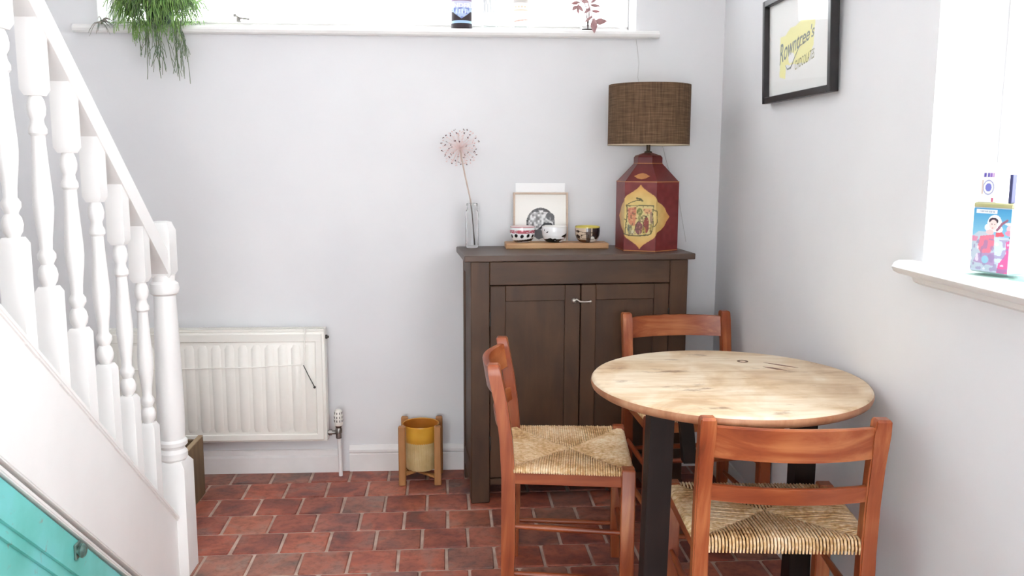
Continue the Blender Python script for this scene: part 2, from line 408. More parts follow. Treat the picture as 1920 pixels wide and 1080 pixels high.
# newel post
nw = MB(); h = 0.05; nx, ny = lx(-0.97), 0.0
nw.grid_rings([[(nx+a*h*k, ny+b*h*k, z) for a, b in ((-1, -1), (1, -1), (1, 1), (-1, 1))] for z, k in ((0, 1), (0.372, 1), (0.392, 0.74))])
nw.lathe([(0.036, 0.385), (0.047, 0.398), (0.047, 0.418), (0.038, 0.430), (0.040, 0.436), (0.048, 0.444), (0.048, 0.456), (0.040, 0.464), (0.0425, 0.50), (0.043, 0.58), (0.041, 0.70), (0.037, 0.86), (0.034, 0.945), (0.044, 0.952), (0.047, 0.968), (0.044, 0.984), (0.034, 0.992), (0.036, 1.012)], (nx, ny, 0), 24)
newel = nw.build('newel_post', M_WHITE, st, 35)
h = 0.036; nb = MB(); nb.grid_rings([[(nx+a*h*k, ny+b*h*k, z) for a, b in ((-1, -1), (1, -1), (1, 1), (-1, 1))] for z, k in ((1.005, 0.74), (1.022, 0.98), (1.155, 0.98), (1.172, 0.80), (1.182, 0.72), (1.186, 0.4))])
nb.build('newel_cap', M_WHITE, newel, 30)
# treads and risers behind the string
for i in range(8):
    y1 = 2.80-0.22*i; z = 0.19*(i+1)
    MB().b2((lx(-1.90), SL(y1-0.245), z-0.03), (lx(-0.991), SL(y1), z), 0.005).build('tread', M_WHITE, st)
    MB().b2((lx(-1.90), SL(y1-0.030), z-0.19), (lx(-0.991), SL(y1-0.012), z-0.03)).build('riser', M_WHITE, st)

# turquoise cupboard below the stairs
M_TURQ = None
def turq():
    m, nt, b = new_mat('worn_turquoise_paint'); b.inputs['Roughness'].default_value = 0.45
    co = coords(nt)
    n1 = N(nt, 'ShaderNodeTexNoise', Scale=5.0, Detail=4.0); nt.links.new(co, n1.inputs['Vector'])
    n2 = N(nt, 'ShaderNodeTexNoise', Scale=11.0, Detail=9.0, Roughness=0.68, Distortion=0.4); nt.links.new(co, n2.inputs['Vector'])
    c = ramp(nt, n1.outputs[0], [(0.3, (96, 180, 170)), (0.5, (112, 196, 190)), (0.7, (122, 200, 204))])
    wear = ramp(nt, n2.outputs[0], [(0.60, (0, 0, 0)), (0.68, (255, 255, 255))])
    mx = N(nt, 'ShaderNodeMix', data_type='RGBA'); nt.links.new(wear, mx.inputs[0]); nt.links.new(c, mx.inputs[6]); mx.inputs[7].default_value = rgba((136, 146, 138))
    nt.links.new(mx.outputs[2], b.inputs['Base Color']); bump(nt, b, n2.outputs[0], 0.3, 0.002)
    return m
M_TURQ = turq()
cup = thing('cupboard', 'worn turquoise painted cupboard under the stairs with sloping top rail', 'cupboard', (-0.955, 2.0, 0))
def cupb(name, z0, z1, x0, x1, par=cup, y0=YTOP):
    f = lambda y: strz(y)-0.380
    m = MB(); P = []
    ya = lambda off: 2.365+(0.616-0.380+off)/SLOPE        # where this sloped line meets the floor
    poly = [(y0-2.0, f(y0)+z0), (ya(z0)-2.0, 0.0)] + ([(ya(z1)-2.0, 0.0), (y0-2.0, f(y0)+z1)] if z1 is not None else [(y0-2.0, 0.0)])
    m.prism(poly, 'x', x0+0.93, x1+0.93)
    return m.build(name, M_TURQ, par)
cupb('sloping_rail', 0.0, -0.095, -0.955, -0.930)
cupb('bead_moulding', -0.095, -0.128, -0.955, -0.939)
cupb('panel', -0.128, None, -0.958, -0.948)
M_LATCH = plain('worn_green_iron', (110, 150, 142), (70, 88, 82), 60.0, 0.5, metal=0.3)
lt = MB(); lt.b2((0.0, 0.094, 0.406), (0.006, 0.126, 0.448), 0.003); lat = lt.build('latch_plate', M_LATCH, cup)
kn = MB(); kn.lathe([(0.009, 0), (0.009, 0.006), (0.016, 0.009), (0.018, 0.014), (0.014, 0.019), (0.006, 0.021)], (0, 0, 0), 18); kn.xf(Matrix.Translation((0.004, 0.106, 0.428)) @ Matrix.Rotation(R(90), 4, 'Y'))
kn.build('knob', M_LATCH, lat, 40)

# ------------------------------------------------------------------ radiator
rad = thing('radiator', 'cream panel radiator with vertical ridges mounted under the long window', 'radiator', (-1.06, 3.77, 0.167))
rx0, rx1 = -0.45, 0.463       # local x
Hh = 0.488
pb = MB(); pb.b2((rx0, -0.024, 0.0), (rx1, -0.006, Hh), 0.006, 2)
pb.build('panel', M_RAD, rad, 40)
bord = MB()
bord.b2((rx0+0.01, -0.031, Hh-0.045), (rx1-0.01, -0.022, Hh-0.008), 0.003); bord.b2((rx0+0.01, -0.031, 0.008), (rx1-0.01, -0.022, 0.036), 0.003)
bord.b2((rx1-0.040, -0.031, 0.03), (rx1-0.01, -0.022, Hh-0.04), 0.003)
bord.build('panel_border', M_RAD, rad)
rib = MB(); rib.grid_rings([[(-0.021*k, -0.0235, z), (-0.012*k, -0.0235-0.0075*q, z), (0.012*k, -0.0235-0.0075*q, z), (0.021*k, -0.0235, z)] for z, k, q in ((0.045, 0.7, 0.1), (0.062, 1, 1), (Hh-0.075, 1, 1), (Hh-0.058, 0.7, 0.1))])
ribm = rib.mesh('rib', M_RAD, 50)
for i in range(15): link('rib', ribm, rad, (rx1-0.066-0.0562*i, 0, 0))
gr = MB()
gr.b2((rx0, -0.024, Hh), (rx1, -0.019, Hh+0.010)); gr.b2((rx0, 0.026, Hh), (rx1, 0.031, Hh+0.010)); gr.b2((rx0, -0.019, Hh-0.02), (rx1, 0.026, Hh-0.018))
for i in range(76): gr.box((rx0+0.008+i*0.01195, 0.0035, Hh+0.008), (0.0052, 0.052, 0.004), 0, Matrix.Rotation(R(-18), 4, 'Z'))
tag(gr.build('top_grille', M_RAD, rad), kind='stuff')
sd = MB(); sd.b2((rx1-0.004, -0.024, 0.0), (rx1+0.002, 0.030, Hh+0.011), 0.002); sd.b2((rx0-0.002, -0.024, 0.0), (rx0+0.004, 0.030, Hh+0.011), 0.002)
sd.b2((rx0+0.02, 0.012, 0.01), (rx1-0.02, 0.030, Hh-0.01)); sd.b2((rx0+0.1, 0.03, 0.1), (rx0+0.13, 0.07, 0.4)); sd.b2((rx1-0.13, 0.03, 0.1), (rx1-0.1, 0.07, 0.4))
sd.build('side_cover', M_RAD, rad)
bl = MB(); bl.lathe([(0.009, 0), (0.009, 0.008), (0.005, 0.009), (0.005, 0.014)], seg=12); bl.xf(Matrix.Translation((rx1+0.002, 0.0, Hh-0.028)) @ Matrix.Rotation(R(90), 4, 'Y'))
bl.build('bleed_valve', M_IRON, rad)
vx = 0.512
vv = MB(); vv.lathe([(0.0125, 0.008), (0.0125, 0.030), (0.015, 0.032), (0.015, 0.050), (0.012, 0.055), (0.014, 0.058), (0.014, 0.066)], (vx, -0.005, 0), 16)
vv.tube([(rx1, -0.005, 0.034), (vx, -0.005, 0.034)], 0.0095, 12); vv.tube([(rx1+0.008, -0.005, 0.034), (rx1+0.020, -0.005, 0.034)], 0.0135, 6)
valve = vv.build('valve', M_CHROME, rad, 35)
vh = MB(); vh.lathe([(0.013, 0.064), (0.018, 0.068), (0.0195, 0.080), (0.019, 0.110), (0.0165, 0.128), (0.012, 0.137), (0.004, 0.139)], (vx, -0.005, 0), 20)
vh.build('valve_head', M_RAD, valve, 50)
sl = MB()
for k in range(10):
    a = 2*pi*k/10+0.1
    for zz, rr in ((0.088, 0.0192), (0.104, 0.0188), (0.122, 0.0170)):
        sl.box((vx+rr*cos(a), -0.005+rr*sin(a), zz), (0.0018, 0.0028, 0.010), 0, Matrix.Rotation(a, 4, 'Z'))
sl.build('valve_slot', M_IRON, valve)
pp = MB(); pp.tube([(vx, -0.005, 0.01), (vx+0.002, -0.002, -0.06), (vx+0.004, 0.0, -0.166)], 0.0085, 12); pp.build('pipe', M_TRIM, rad, 60)

cord = MB()
cord.tube([(-0.675, 3.738, 0.668), (-0.674, 3.732, 0.66), (-0.679, 3.730, 0.60), (-0.683, 3.730, 0.535), (-0.686, 3.730, 0.512)], 0.0030, 6)
cord.tube([(-1.47, 3.734, 0.495), (-1.1, 3.733, 0.500), (-0.9, 3.733, 0.503), (-0.686, 3.731, 0.514)], 0.0022, 6)
tag(cord.build('blind_cord', plain('white_cord', (240, 238, 232), None, rough=0.8)), 'thin white cord draped across the front of the cream radiator', 'cord')
hk = MB(); hk.tube([(-0.686, 3.729, 0.512), (-0.665, 3.729, 0.465), (-0.642, 3.729, 0.418)], 0.0019, 6); hk.ball((-0.641, 3.729, 0.414), 0.0055, 10, 6)
tag(hk.build('pull_rod', M_IRON), 'thin dark metal rod with ball end hanging on the radiator front', 'rod')

# ------------------------------------------------------------------ wooden box behind the newel
BX = [(0.3, (70, 54, 36)), (0.5, (98, 78, 54)), (0.7, (128, 104, 74))]
M_BOX = wood('rough_box_wood', BX, 'z', 10, 0.7)
M_BOXE = wood('box_edge_wood', [(0.3, (150, 128, 98)), (0.7, (182, 160, 128))], 'y', 10, 0.7)
bx = thing('wooden_box', 'open brown wooden box on the floor half hidden by the newel post', 'box', (-1.22, 3.42, 0))
for s in (-1, 1):
    MB().b2((s*0.13-0.009, -0.17, 0.0), (s*0.13+0.009, 0.17, 0.248), 0.002).build('side_panel', M_BOX, bx)
    MB().b2((s*0.13-0.009, -0.17, 0.248), (s*0.13+0.009, 0.17, 0.252)).build('rim', M_BOXE, bx)
    MB().b2((-0.121, s*0.161-0.009, 0.0), (0.121, s*0.161+0.009, 0.235), 0.002).build('end_panel', M_BOX, bx)
MB().b2((-0.121, -0.152, 0.004), (0.121, 0.152, 0.016)).build('bottom', M_BOX, bx)

# ------------------------------------------------------------------ planter
PW = [(0.3, (132, 86, 46)), (0.5, (160, 108, 62)), (0.7, (186, 136, 84))]
M_PWZ = wood('stand_wood', PW, 'z', 14, 0.5)
PC = (-0.187, 3.715, 0.0)
ps = thing('pot_stand', 'light wood four-legged stand holding a yellow pot by the skirting', 'plant stand', PC, R(-1))
leg = MB(); leg.b2((-0.015, -0.013, 0.0), (0.015, 0.013, 0.262), 0.004)
legm = leg.mesh('leg', M_PWZ)
for sx in (-1, 1):
    for sy in (-1, 1): link('leg', legm, ps, (sx*0.076, sy*0.072, 0))
for a in (1, -1):
    c = MB(); L = math.hypot(0.076, 0.072); c.box((0, 0, 0.040+0.006*a), (2*L-0.03, 0.020, 0.012), 0.002, Matrix.Rotation(math.atan2(0.072*a, 0.076), 4, 'Z'))
    c.build('cross_bar', M_PWZ, ps)
M_YEL = plain('yellow_glaze', (214, 164, 62), (198, 138, 40), 8.0, 0.28)
M_CREAM = plain('reeded_cream_clay', (206, 184, 136), (188, 162, 110), 18.0, 0.55)
pot = thing('plant_pot', 'empty yellow glazed pot with ribbed cream lower half in wooden stand', 'pot', (PC[0], PC[1], 0.052))
pt = MB(); pt.lathe([(0.0712, 0.124), (0.0735, 0.126), (0.0765, 0.165), (0.0785, 0.192), (0.0805, 0.197), (0.0790, 0.202), (0.0755, 0.200)], seg=48, cap0=False, cap1=False)
pt.build('glazed_rim', M_YEL, pot, 60)
pi_ = MB(); pi_.lathe([(0.0755, 0.200), (0.0745, 0.17), (0.0690, 0.08), (0.060, 0.014), (0.001, 0.012)], seg=48, cap0=False, cap1=False)
pi_.build('pot_inside', plain('amber_inside_glaze', (186, 118, 44), (160, 92, 34), 10.0, 0.3), pot, 60)
pl = MB(); n = 96
rings = []
for r_, z in ((0.056, 0.0), (0.064, 0.004), (0.0680, 0.016), (0.0700, 0.05), (0.0722, 0.10), (0.0730, 0.128), (0.0700, 0.132)):
    rings.append([((r_+0.0010*(k % 2))*cos(2*pi*k/n), (r_+0.0010*(k % 2))*sin(2*pi*k/n), z) for k in range(n)])
pl.grid_rings(rings); pl.build('ribbed_body', M_CREAM, pot, 20)

# ------------------------------------------------------------------ cabinet
CB = [(0.28, (48, 31, 19)), (0.45, (64, 42, 26)), (0.58, (75, 50, 31)), (0.75, (86, 59, 39))]
M_CABZ = wood('brown_painted_wood', CB, 'z', 9, 0.5, 0.10, 6.0)
M_CABX = wood('brown_painted_wood_across', CB, 'x', 9, 0.5, 0.10, 6.0)
M_CABT = wood('cabinet_top_wood', [(0.28, (58, 42, 35)), (0.5, (76, 58, 48)), (0.75, (96, 76, 64))], 'x', 9, 0.42, 0.1, 8.0)
CW, CD, CHH = 0.885, 0.345, 0.990
CROT = R(5.0)
cab = thing('cabinet', 'brown painted wooden two-door cupboard standing against the back wall', 'cabinet', (0.029, 3.422, 0), CROT)
def CBX(name, lo, hi, mat=M_CABZ, bev=0.003, par=cab): return MB().b2(lo, hi, bev).build(name, mat, par)
LG = 0.075
CBX('front_stile', (0.0, 0.0, 0.0), (LG, 0.022, CHH)); CBX('front_stile', (CW-LG, 0.0, 0.0), (CW, 0.022, CHH))
CBX('top_rail', (LG, 0.0, 0.895), (CW-LG, 0.022, CHH), M_CABX); CBX('bottom_rail', (LG, 0.004, 0.072), (CW-LG, 0.022, 0.10), M_CABX)
for x in (0.0, CW-0.020):
    CBX('side_leg', (x, 0.022, 0.0), (x+0.020, 0.070, CHH)); CBX('side_leg', (x, CD-0.05, 0.0), (x+0.020, CD, CHH))
    CBX('side_panel', (x+0.006, 0.070, 0.09), (x+0.014, CD-0.05, CHH-0.05)); CBX('side_rail', (x, 0.070, CHH-0.07), (x+0.020, CD-0.05, CHH)); CBX('side_rail', (x, 0.070, 0.07), (x+0.020, CD-0.05, 0.15))
CBX('back_panel', (0.02, CD-0.014, 0.07), (CW-0.02, CD-0.004, CHH)); CBX('bottom', (0.02, 0.022, 0.085), (CW-0.02, CD-0.014, 0.10))
tp = MB(); tp.b2((-0.026, -0.018, CHH), (CW+0.024, CD+0.028, CHH+0.025), 0.004, 2); tp.build('worktop', M_CABT, cab)
def door(x0, x1, hinge_left):
    z0, z1 = 0.103, 0.892; s = 0.062
    d = CBX('door', (x0, 0.002, z0), (x0+s, 0.022, z1))
    e = MB(); e.b2((x1-s, 0.002, z0), (x1, 0.022, z1), 0.002); e.b2((x0+s, 0.002, z1-0.062), (x1-s, 0.022, z1), 0.002); e.b2((x0+s, 0.002, z0), (x1-s, 0.022, z0+0.08), 0.002)
    e.build('door_frame', M_CABZ, d)
    q = MB(); q.b2((x0+s-0.002, 0.011, z0+0.078), (x1-s+0.002, 0.017, z1-0.060)); q.build('door_panel', M_CABZ, d)
    for z in (0.25, 0.76):
        hg = MB(); xx = x0 if hinge_left else x1
        hg.b2((xx-0.003, -0.001, z-0.03), (xx+0.003, 0.004, z+0.03), 0.001); hg.build('hinge', M_IRON, d)
    return d
door(LG+0.002, 0.440, True); door(0.444, CW-LG-0.002, False)
hk = MB(); hk.lathe([(0.011, 0), (0.011, 0.006), (0.004, 0.012)], seg=14); hk.xf(Matrix.Translation((0.415, 0.002, 0.828)) @ Matrix.Rotation(R(90), 4, 'X'))
hk.tube([(0.415, -0.010, 0.828), (0.422, -0.012, 0.836), (0.436, -0.011, 0.826), (0.455, -0.011, 0.824), (0.478, -0.010, 0.825)], 0.0038, 8)
hk.ball((0.480, -0.010, 0.825), 0.006, 10, 6); hk.tube([(0.480, 0.002, 0.825), (0.480, -0.010, 0.825)], 0.003, 6)
hk.build('hook_latch', plain('steel_hook', (190, 184, 176), None, rough=0.3, metal=0.85), cab, 50)

ZT = CHH+0.025                      # worktop surface

# ------------------------------------------------------------------ prints: colour painted per vertex
def pmask(P, u, v):
    ins = np.zeros(u.shape, bool); n = len(P)
    for i in range(n):
        (x1, y1), (x2, y2) = P[i], P[(i+1) % n]
        c = ((y1 > v) != (y2 > v)) & (u < (x2-x1)*(v-y1)/((y2-y1) if y2 != y1 else 1e-9)+x1)
        ins ^= c
    return ins
def sdist(P, u, v):
    d = np.full(u.shape, 9e9)
    for (x1, y1), (x2, y2) in zip(P, P[1:]):
        dx, dy = x2-x1, y2-y1; L = dx*dx+dy*dy or 1e-12
        t = np.clip(((u-x1)*dx+(v-y1)*dy)/L, 0, 1); d = np.minimum(d, np.hypot(u-x1-t*dx, v-y1-t*dy))
    return d
def ell(u, v, cx, cy, a, b, rot=0.0):
    c, s = cos(rot), sin(rot); x = (u-cx)*c+(v-cy)*s; y = -(u-cx)*s+(v-cy)*c
    return (x/a)**2+(y/b)**2 < 1
def vnoise(u, v, seed, f):
    rs = np.random.RandomState(seed); G = rs.rand(64, 64)
    x = u*f; y = v*f; xi = np.floor(x).astype(int); yi = np.floor(y).astype(int); fx = x-xi; fy = y-yi
    fx = fx*fx*(3-2*fx); fy = fy*fy*(3-2*fy)
    g = lambda a, b: G[a % 64, b % 64]
    return (g(xi, yi)*(1-fx)+g(xi+1, yi)*fx)*(1-fy)+(g(xi, yi+1)*(1-fx)+g(xi+1, yi+1)*fx)*fy
def put(C, m, c, a=1.0): C[m] = C[m]*(1-a)+np.array(c, float)*a
def printed(name, mat, nu, nv, u0, u1, v0, v1, pos, paint, parent=None, smooth=None, back=None):
    uu, vv_ = np.meshgrid(np.linspace(u0, u1, nu), np.linspace(v0, v1, nv)); u = uu.ravel(); v = vv_.ravel()
    X = np.array(pos(u, v)).T
    C = paint(u, v)
    idx = np.arange(nu*nv).reshape(nv, nu)
    F = np.stack([idx[:-1, :-1], idx[:-1, 1:], idx[1:, 1:], idx[1:, :-1]], -1).reshape(-1, 4)
    me = bpy.data.meshes.new(name); me.from_pydata(X.tolist(), [], F.tolist()); me.materials.append(mat)
    a = me.color_attributes.new('print', 'FLOAT_COLOR', 'POINT')
    c = C/255.0; L = np.where(c <= 0.04045, c/12.92, ((c+0.055)/1.055)**2.4)
    a.data.foreach_set('color', np.concatenate([L, np.ones((len(L), 1))], 1).ravel().astype(np.float32))
    if smooth: me.polygons.foreach_set('use_smooth', [True]*len(me.polygons))
    return link(name, me, parent)
M_PRINT = vcol_mat('matt_print', 0.6, 0.3)
M_GPRINT = vcol_mat('glazed_print', 0.18, 0.5, 0.3)
M_TPRINT = vcol_mat('varnished_tin_print', 0.38, 0.5)

def text_verts(s, size=1.0, shear=0.0, bold=0.0):
    cu = bpy.data.curves.new('lettering', 'FONT'); cu.body = s; cu.size = size; cu.shear = shear; cu.offset = bold; cu.resolution_u = 3
    o = bpy.data.objects.new('lettering', cu); col.objects.link(o)
    dg = bpy.context.evaluated_depsgraph_get(); me = bpy.data.meshes.new_from_object(o.evaluated_get(dg))
    V = [tuple(v.co) for v in me.vertices]; Fc = [tuple(p.vertices) for p in me.polygons]
    bpy.data.objects.remove(o); bpy.data.curves.remove(cu); bpy.data.meshes.remove(me)
    return V, Fc
def lettering(s, mat, parent, place, size=1.0, shear=0.0, bold=0.0, name='lettering'):
    V, Fc = text_verts(s, size, shear, bold)
    x0 = min(v[0] for v in V); x1 = max(v[0] for v in V)
    P = [place((v[0]-x0)/(x1-x0), v[1]/size) for v in V]
    me = bpy.data.meshes.new(name); me.from_pydata(P, [], Fc); me.materials.append(mat)
    return link(name, me, parent)

# ------------------------------------------------------------------ lamp
LC = (0.768, 3.655, ZT)
lamp = thing('table_lamp', 'table lamp with dark red painted tin base and brown drum shade', 'lamp', LC)
HR = 0.132; PHI = R(25.0)
M_RED = plain('red_lacquer_tin', (108, 34, 34), (86, 26, 28), 9.0, 0.35)
M_GOLD = plain('gold_line', (196, 140, 84), (170, 112, 66), 20.0, 0.4)
zb = 0.284
body = MB()
def hexring(r, z): return [(r*cos(pi/6+k*pi/3-pi/2-PHI+pi/3*0), r*sin(pi/6+k*pi/3-pi/2-PHI), z) for k in range(6)]
body.grid_rings([hexring(HR*0.995, 0), hexring(HR*0.995, zb), hexring(0.058, zb+0.076), hexring(0.058, zb+0.077)])
body.build('tin_base', M_RED, lamp)
cp = MB(); cp.grid_rings([hexring(0.0605, zb+0.070), hexring(0.0605, zb+0.098), hexring(0.054, zb+0.106), hexring(0.016, zb+0.118)]); cp.build('cap', M_RED, lamp)
for r_, z in ((HR, 0.004), (HR, zb), (0.0595, zb+0.074)):
    h_ = hexring(r_+0.0012, z); gl = MB()
    gl.grid_rings([[(x, y, z-0.0016) for x, y, _ in h_], [(x, y, z+0.0016) for x, y, _ in h_]], True, False, False)
    gl.build('gold_line', M_GOLD, lamp)
MED = [(0.0, .131), (.012, .116), (.035, .100), (.058, .086), (.068, .072), (.072, .062), (.095, .052), (.116, .036), (.124, .022), (.145, 0)]
MEDP = [(x, y) for x, y in MED] + [(x, -y) for x, y in reversed(MED[:-1])] + [(-x, -y) for x, y in MED[1:]] + [(-x, y) for x, y in reversed(MED[1:-1])]
def lamp_paint(u, v):
    C = np.zeros((len(u), 3)); n = vnoise(u+1, v+1, 3, 60); C[:] = np.array((112, 33, 34))+(n[:, None]-0.5)*16
    q = v-0.142; s = 0.131; m = pmask(MEDP, u, q)
    rr = np.clip(np.hypot(u/0.14, q/0.13), 0, 1)[:, None]
    gold = np.array((206, 190, 122))*(1-rr**2)+np.array((204, 146, 74))*rr**2
    C[m] = (gold+(n[:, None]-0.5)*14)[m]
    sc = 0.262/955.0       # image px of a close look -> metres ; centre of medallion at (440,525)
    def P(x, y): return ((x-440)*sc, (525-y)*sc)
    D = (66, 62, 34)
    put(C, pmask([P(x, y) for x, y in ((235, 360), (640, 360), (640, 700), (600, 775), (340, 805), (215, 790))], u, q), (200, 184, 126), 0.75)
    put(C, pmask([P(x, y) for x, y in ((250, 395), (380, 375), (385, 560), (360, 660), (300, 650), (260, 600))], u, q), (196, 112, 84), 0.8)
    put(C, pmask([P(x, y) for x, y in ((475, 400), (615, 400), (610, 470), (520, 480))], u, q), (204, 142, 102), 0.75)
    for cx, cy, a, b, c, al in ((430, 450, 45, 55, (92, 100, 44), .8), (440, 540, 30, 40, (110, 112, 58), .7), (425, 690, 62, 95, (112, 52, 62), .85), (535, 640, 42, 120, (128, 46, 42), .9), (528, 515, 18, 16, (54, 44, 30), .9), (610, 530, 25, 90, (122, 84, 84), .6),
                             (290, 720, 35, 75, (120, 118, 92), .8), (330, 760, 22, 40, (196, 190, 158), .8), (500, 730, 30, 60, (170, 148, 66), .7), (610, 700, 22, 80, (134, 116, 52), .7), (265, 690, 14, 60, (84, 92, 88), .7), (455, 570, 20, 20, (208, 186, 140), .8), (300, 440, 60, 40, (176, 92, 84), .5)):
        put(C, ell(u, q, *P(cx, cy), a*sc, b*sc), c, al)
    for ln, wd in (([(225, 355), (300, 310), (390, 280), (440, 280)], 5), ([(235, 360), (640, 355)], 6), ([(235, 365), (245, 480), (225, 640), (215, 790)], 7), ([(640, 360), (625, 480), (640, 600), (635, 700), (600, 775)], 6),
                   ([(160, 770), (280, 805), (420, 805), (560, 790), (605, 770)], 8), ([(640, 415), (700, 440), (705, 600), (660, 660), (640, 665)], 6), ([(385, 250), (440, 262), (470, 285)], 12), ([(190, 560), (225, 570), (240, 590)], 6), ([(480, 500), (490, 620), (500, 760)], 4), ([(350, 760), (400, 600), (460, 590)], 4)):
        put(C, sdist([P(*p) for p in ln], u, q) < wd*sc*1.1, D, 0.85)
    mm = m & (np.abs(q) < 0.12) & pmask([P(x, y) for x, y in ((235, 360), (640, 360), (640, 700), (600, 775), (340, 805), (215, 790))], u, q)
    nn = vnoise(u+2, q+2, 9, 160); put(C, mm & (nn > 0.72), (84, 66, 42), 0.5); put(C, mm & (nn < 0.2), (212, 188, 130), 0.5)
    return C
hv = [Vector(p) for p in hexring(HR, 0)]
# front facet lies between corner 5 and corner 0 (outward normal turned towards the viewer's left)
nf = Vector((sin(-PHI), -cos(-PHI), 0))
order = sorted(range(6), key=lambda k: -((hv[k]+hv[(k+1) % 6])/2).dot(nf))[:3]
front = order[0]
for fk, du in ((front, 0.0), ((front+1) % 6, HR), ((front-1) % 6, -HR)):
    A, B = hv[fk], hv[(fk+1) % 6]; nrm = Vector(((A+B)/2).to_tuple()).normalized()*0.0006
    def pos(u, v, A=A, B=B, du=du, nrm=nrm):
        t = (u-du)/HR+0.5
        return (A.x+(B.x-A.x)*t+nrm.x, A.y+(B.y-A.y)*t+nrm.y, v)
    printed('painted_face', M_TPRINT, 66, 140, du-HR/2, du+HR/2, 0.001, zb-0.001, pos, lamp_paint, lamp)
# scroll on the sloping shoulder
A0, B0 = Vector(hexring(HR, 0)[front]), Vector(hexring(HR, 0)[(front+1) % 6]); A1, B1 = Vector(hexring(0.058, 0)[front]), Vector(hexring(0.058, 0)[(front+1) % 6])
sc_ = MB(); pts = []
for k in range(24):
    a = 2*pi*k/24; s_ = 0.5+0.27*cos(a)*(1+0.12*cos(6*a)); h_ = 0.28+0.16*sin(a)*(1-0.3*abs(cos(a)))
    p = (A0*(1-s_)+B0*s_)*(1-h_)+(A1*(1-s_)+B1*s_)*h_; nn_ = (A0+B0).normalized()
    pts.append((p.x+nn_.x*0.0014, p.y+nn_.y*0.0014, zb+0.076*h_+0.0014))
sc_.bm.faces.new([sc_.bm.verts.new(p) for p in pts]); sc_.build('gold_scroll', M_GOLD, lamp)
sm = MB(); sm.lathe([(0.016, zb+0.116), (0.016, zb+0.122), (0.008, zb+0.126), (0.0085, zb+0.165), (0.012, zb+0.168), (0.012, zb+0.20)], seg=16)
for k in range(3):
    a = 2*pi*k/3; sm.tube([(0.01*cos(a), 0.01*sin(a), zb+0.185), (0.166*cos(a), 0.166*sin(a), zb+0.185)], 0.002, 6)
sm.build('lamp_stem', plain('aged_brass', (84, 70, 50), (60, 50, 38), 20.0, 0.4, metal=0.6), lamp, 40)
def shade_mat():
    m, nt, b = new_mat('woven_brown_shade'); b.inputs['Roughness'].default_value = 0.85; b.inputs['Specular IOR Level'].default_value = 0.15
    n1 = N(nt, 'ShaderNodeTexNoise', Scale=150.0, Detail=4.0); nt.links.new(coords(nt, (1, 1, 0.06)), n1.inputs['Vector'])
    n2 = N(nt, 'ShaderNodeTexNoise', Scale=190.0, Detail=4.0); nt.links.new(coords(nt, (0.07, 0.07, 1)), n2.inputs['Vector'])
    ad = N(nt, 'ShaderNodeMath', operation='ADD'); nt.links.new(n1.outputs[0], ad.inputs[0]); nt.links.new(n2.outputs[0], ad.inputs[1])
    hf = N(nt, 'ShaderNodeMath', operation='MULTIPLY'); hf.inputs[1].default_value = 0.5; nt.links.new(ad.outputs[0], hf.inputs[0])
    nt.links.new(ramp(nt, hf.outputs[0], [(0.36, (78, 59, 45)), (0.5, (96, 75, 57)), (0.64, (116, 93, 72))]), b.inputs['Base Color'])
    bump(nt, b, hf.outputs[0], 0.5, 0.002); return m
sh = MB(); z0, z1 = 1.447-ZT, 1.690-ZT; SRr = 0.168
sh.lathe([(SRr, z0), (SRr, z1)], seg=64, cap0=False, cap1=False); shade = sh.build('lamp_shade', shade_mat(), lamp, 180)
si = MB(); si.lathe([(SRr-0.0005, z0-0.001), (SRr+0.0006, z0-0.001), (SRr+0.0006, z0+0.003)], seg=64, cap0=False, cap1=False); si.lathe([(SRr-0.002, z0), (SRr-0.002, z1)], seg=64, cap0=False, cap1=False)
si.build('shade_lining', plain('pale_lining', (196, 182, 156), None, rough=0.8), shade, 180)

wire = MB()
wire.tube([(0.742, YB-0.004, 1.897), (0.748, YB-0.004, 1.86), (0.756, YB-0.004, 1.80), (0.752, YB-0.004, 1.74), (0.80, YB-0.006, 1.55), (0.868, YB-0.005, 1.45), (0.885, YB-0.004, 1.39), (0.905, YB-0.004, 1.33), (0.945, YB-0.004, 1.23), (0.965, YB-0.004, 1.13), (0.985, YB-0.004, 1.03)], 0.0014, 6)
tag(wire.build('thin_wire', plain('grey_wire', (196, 196, 194), None, rough=0.6)), 'thin pale wire running down the wall behind the lamp', 'wire')

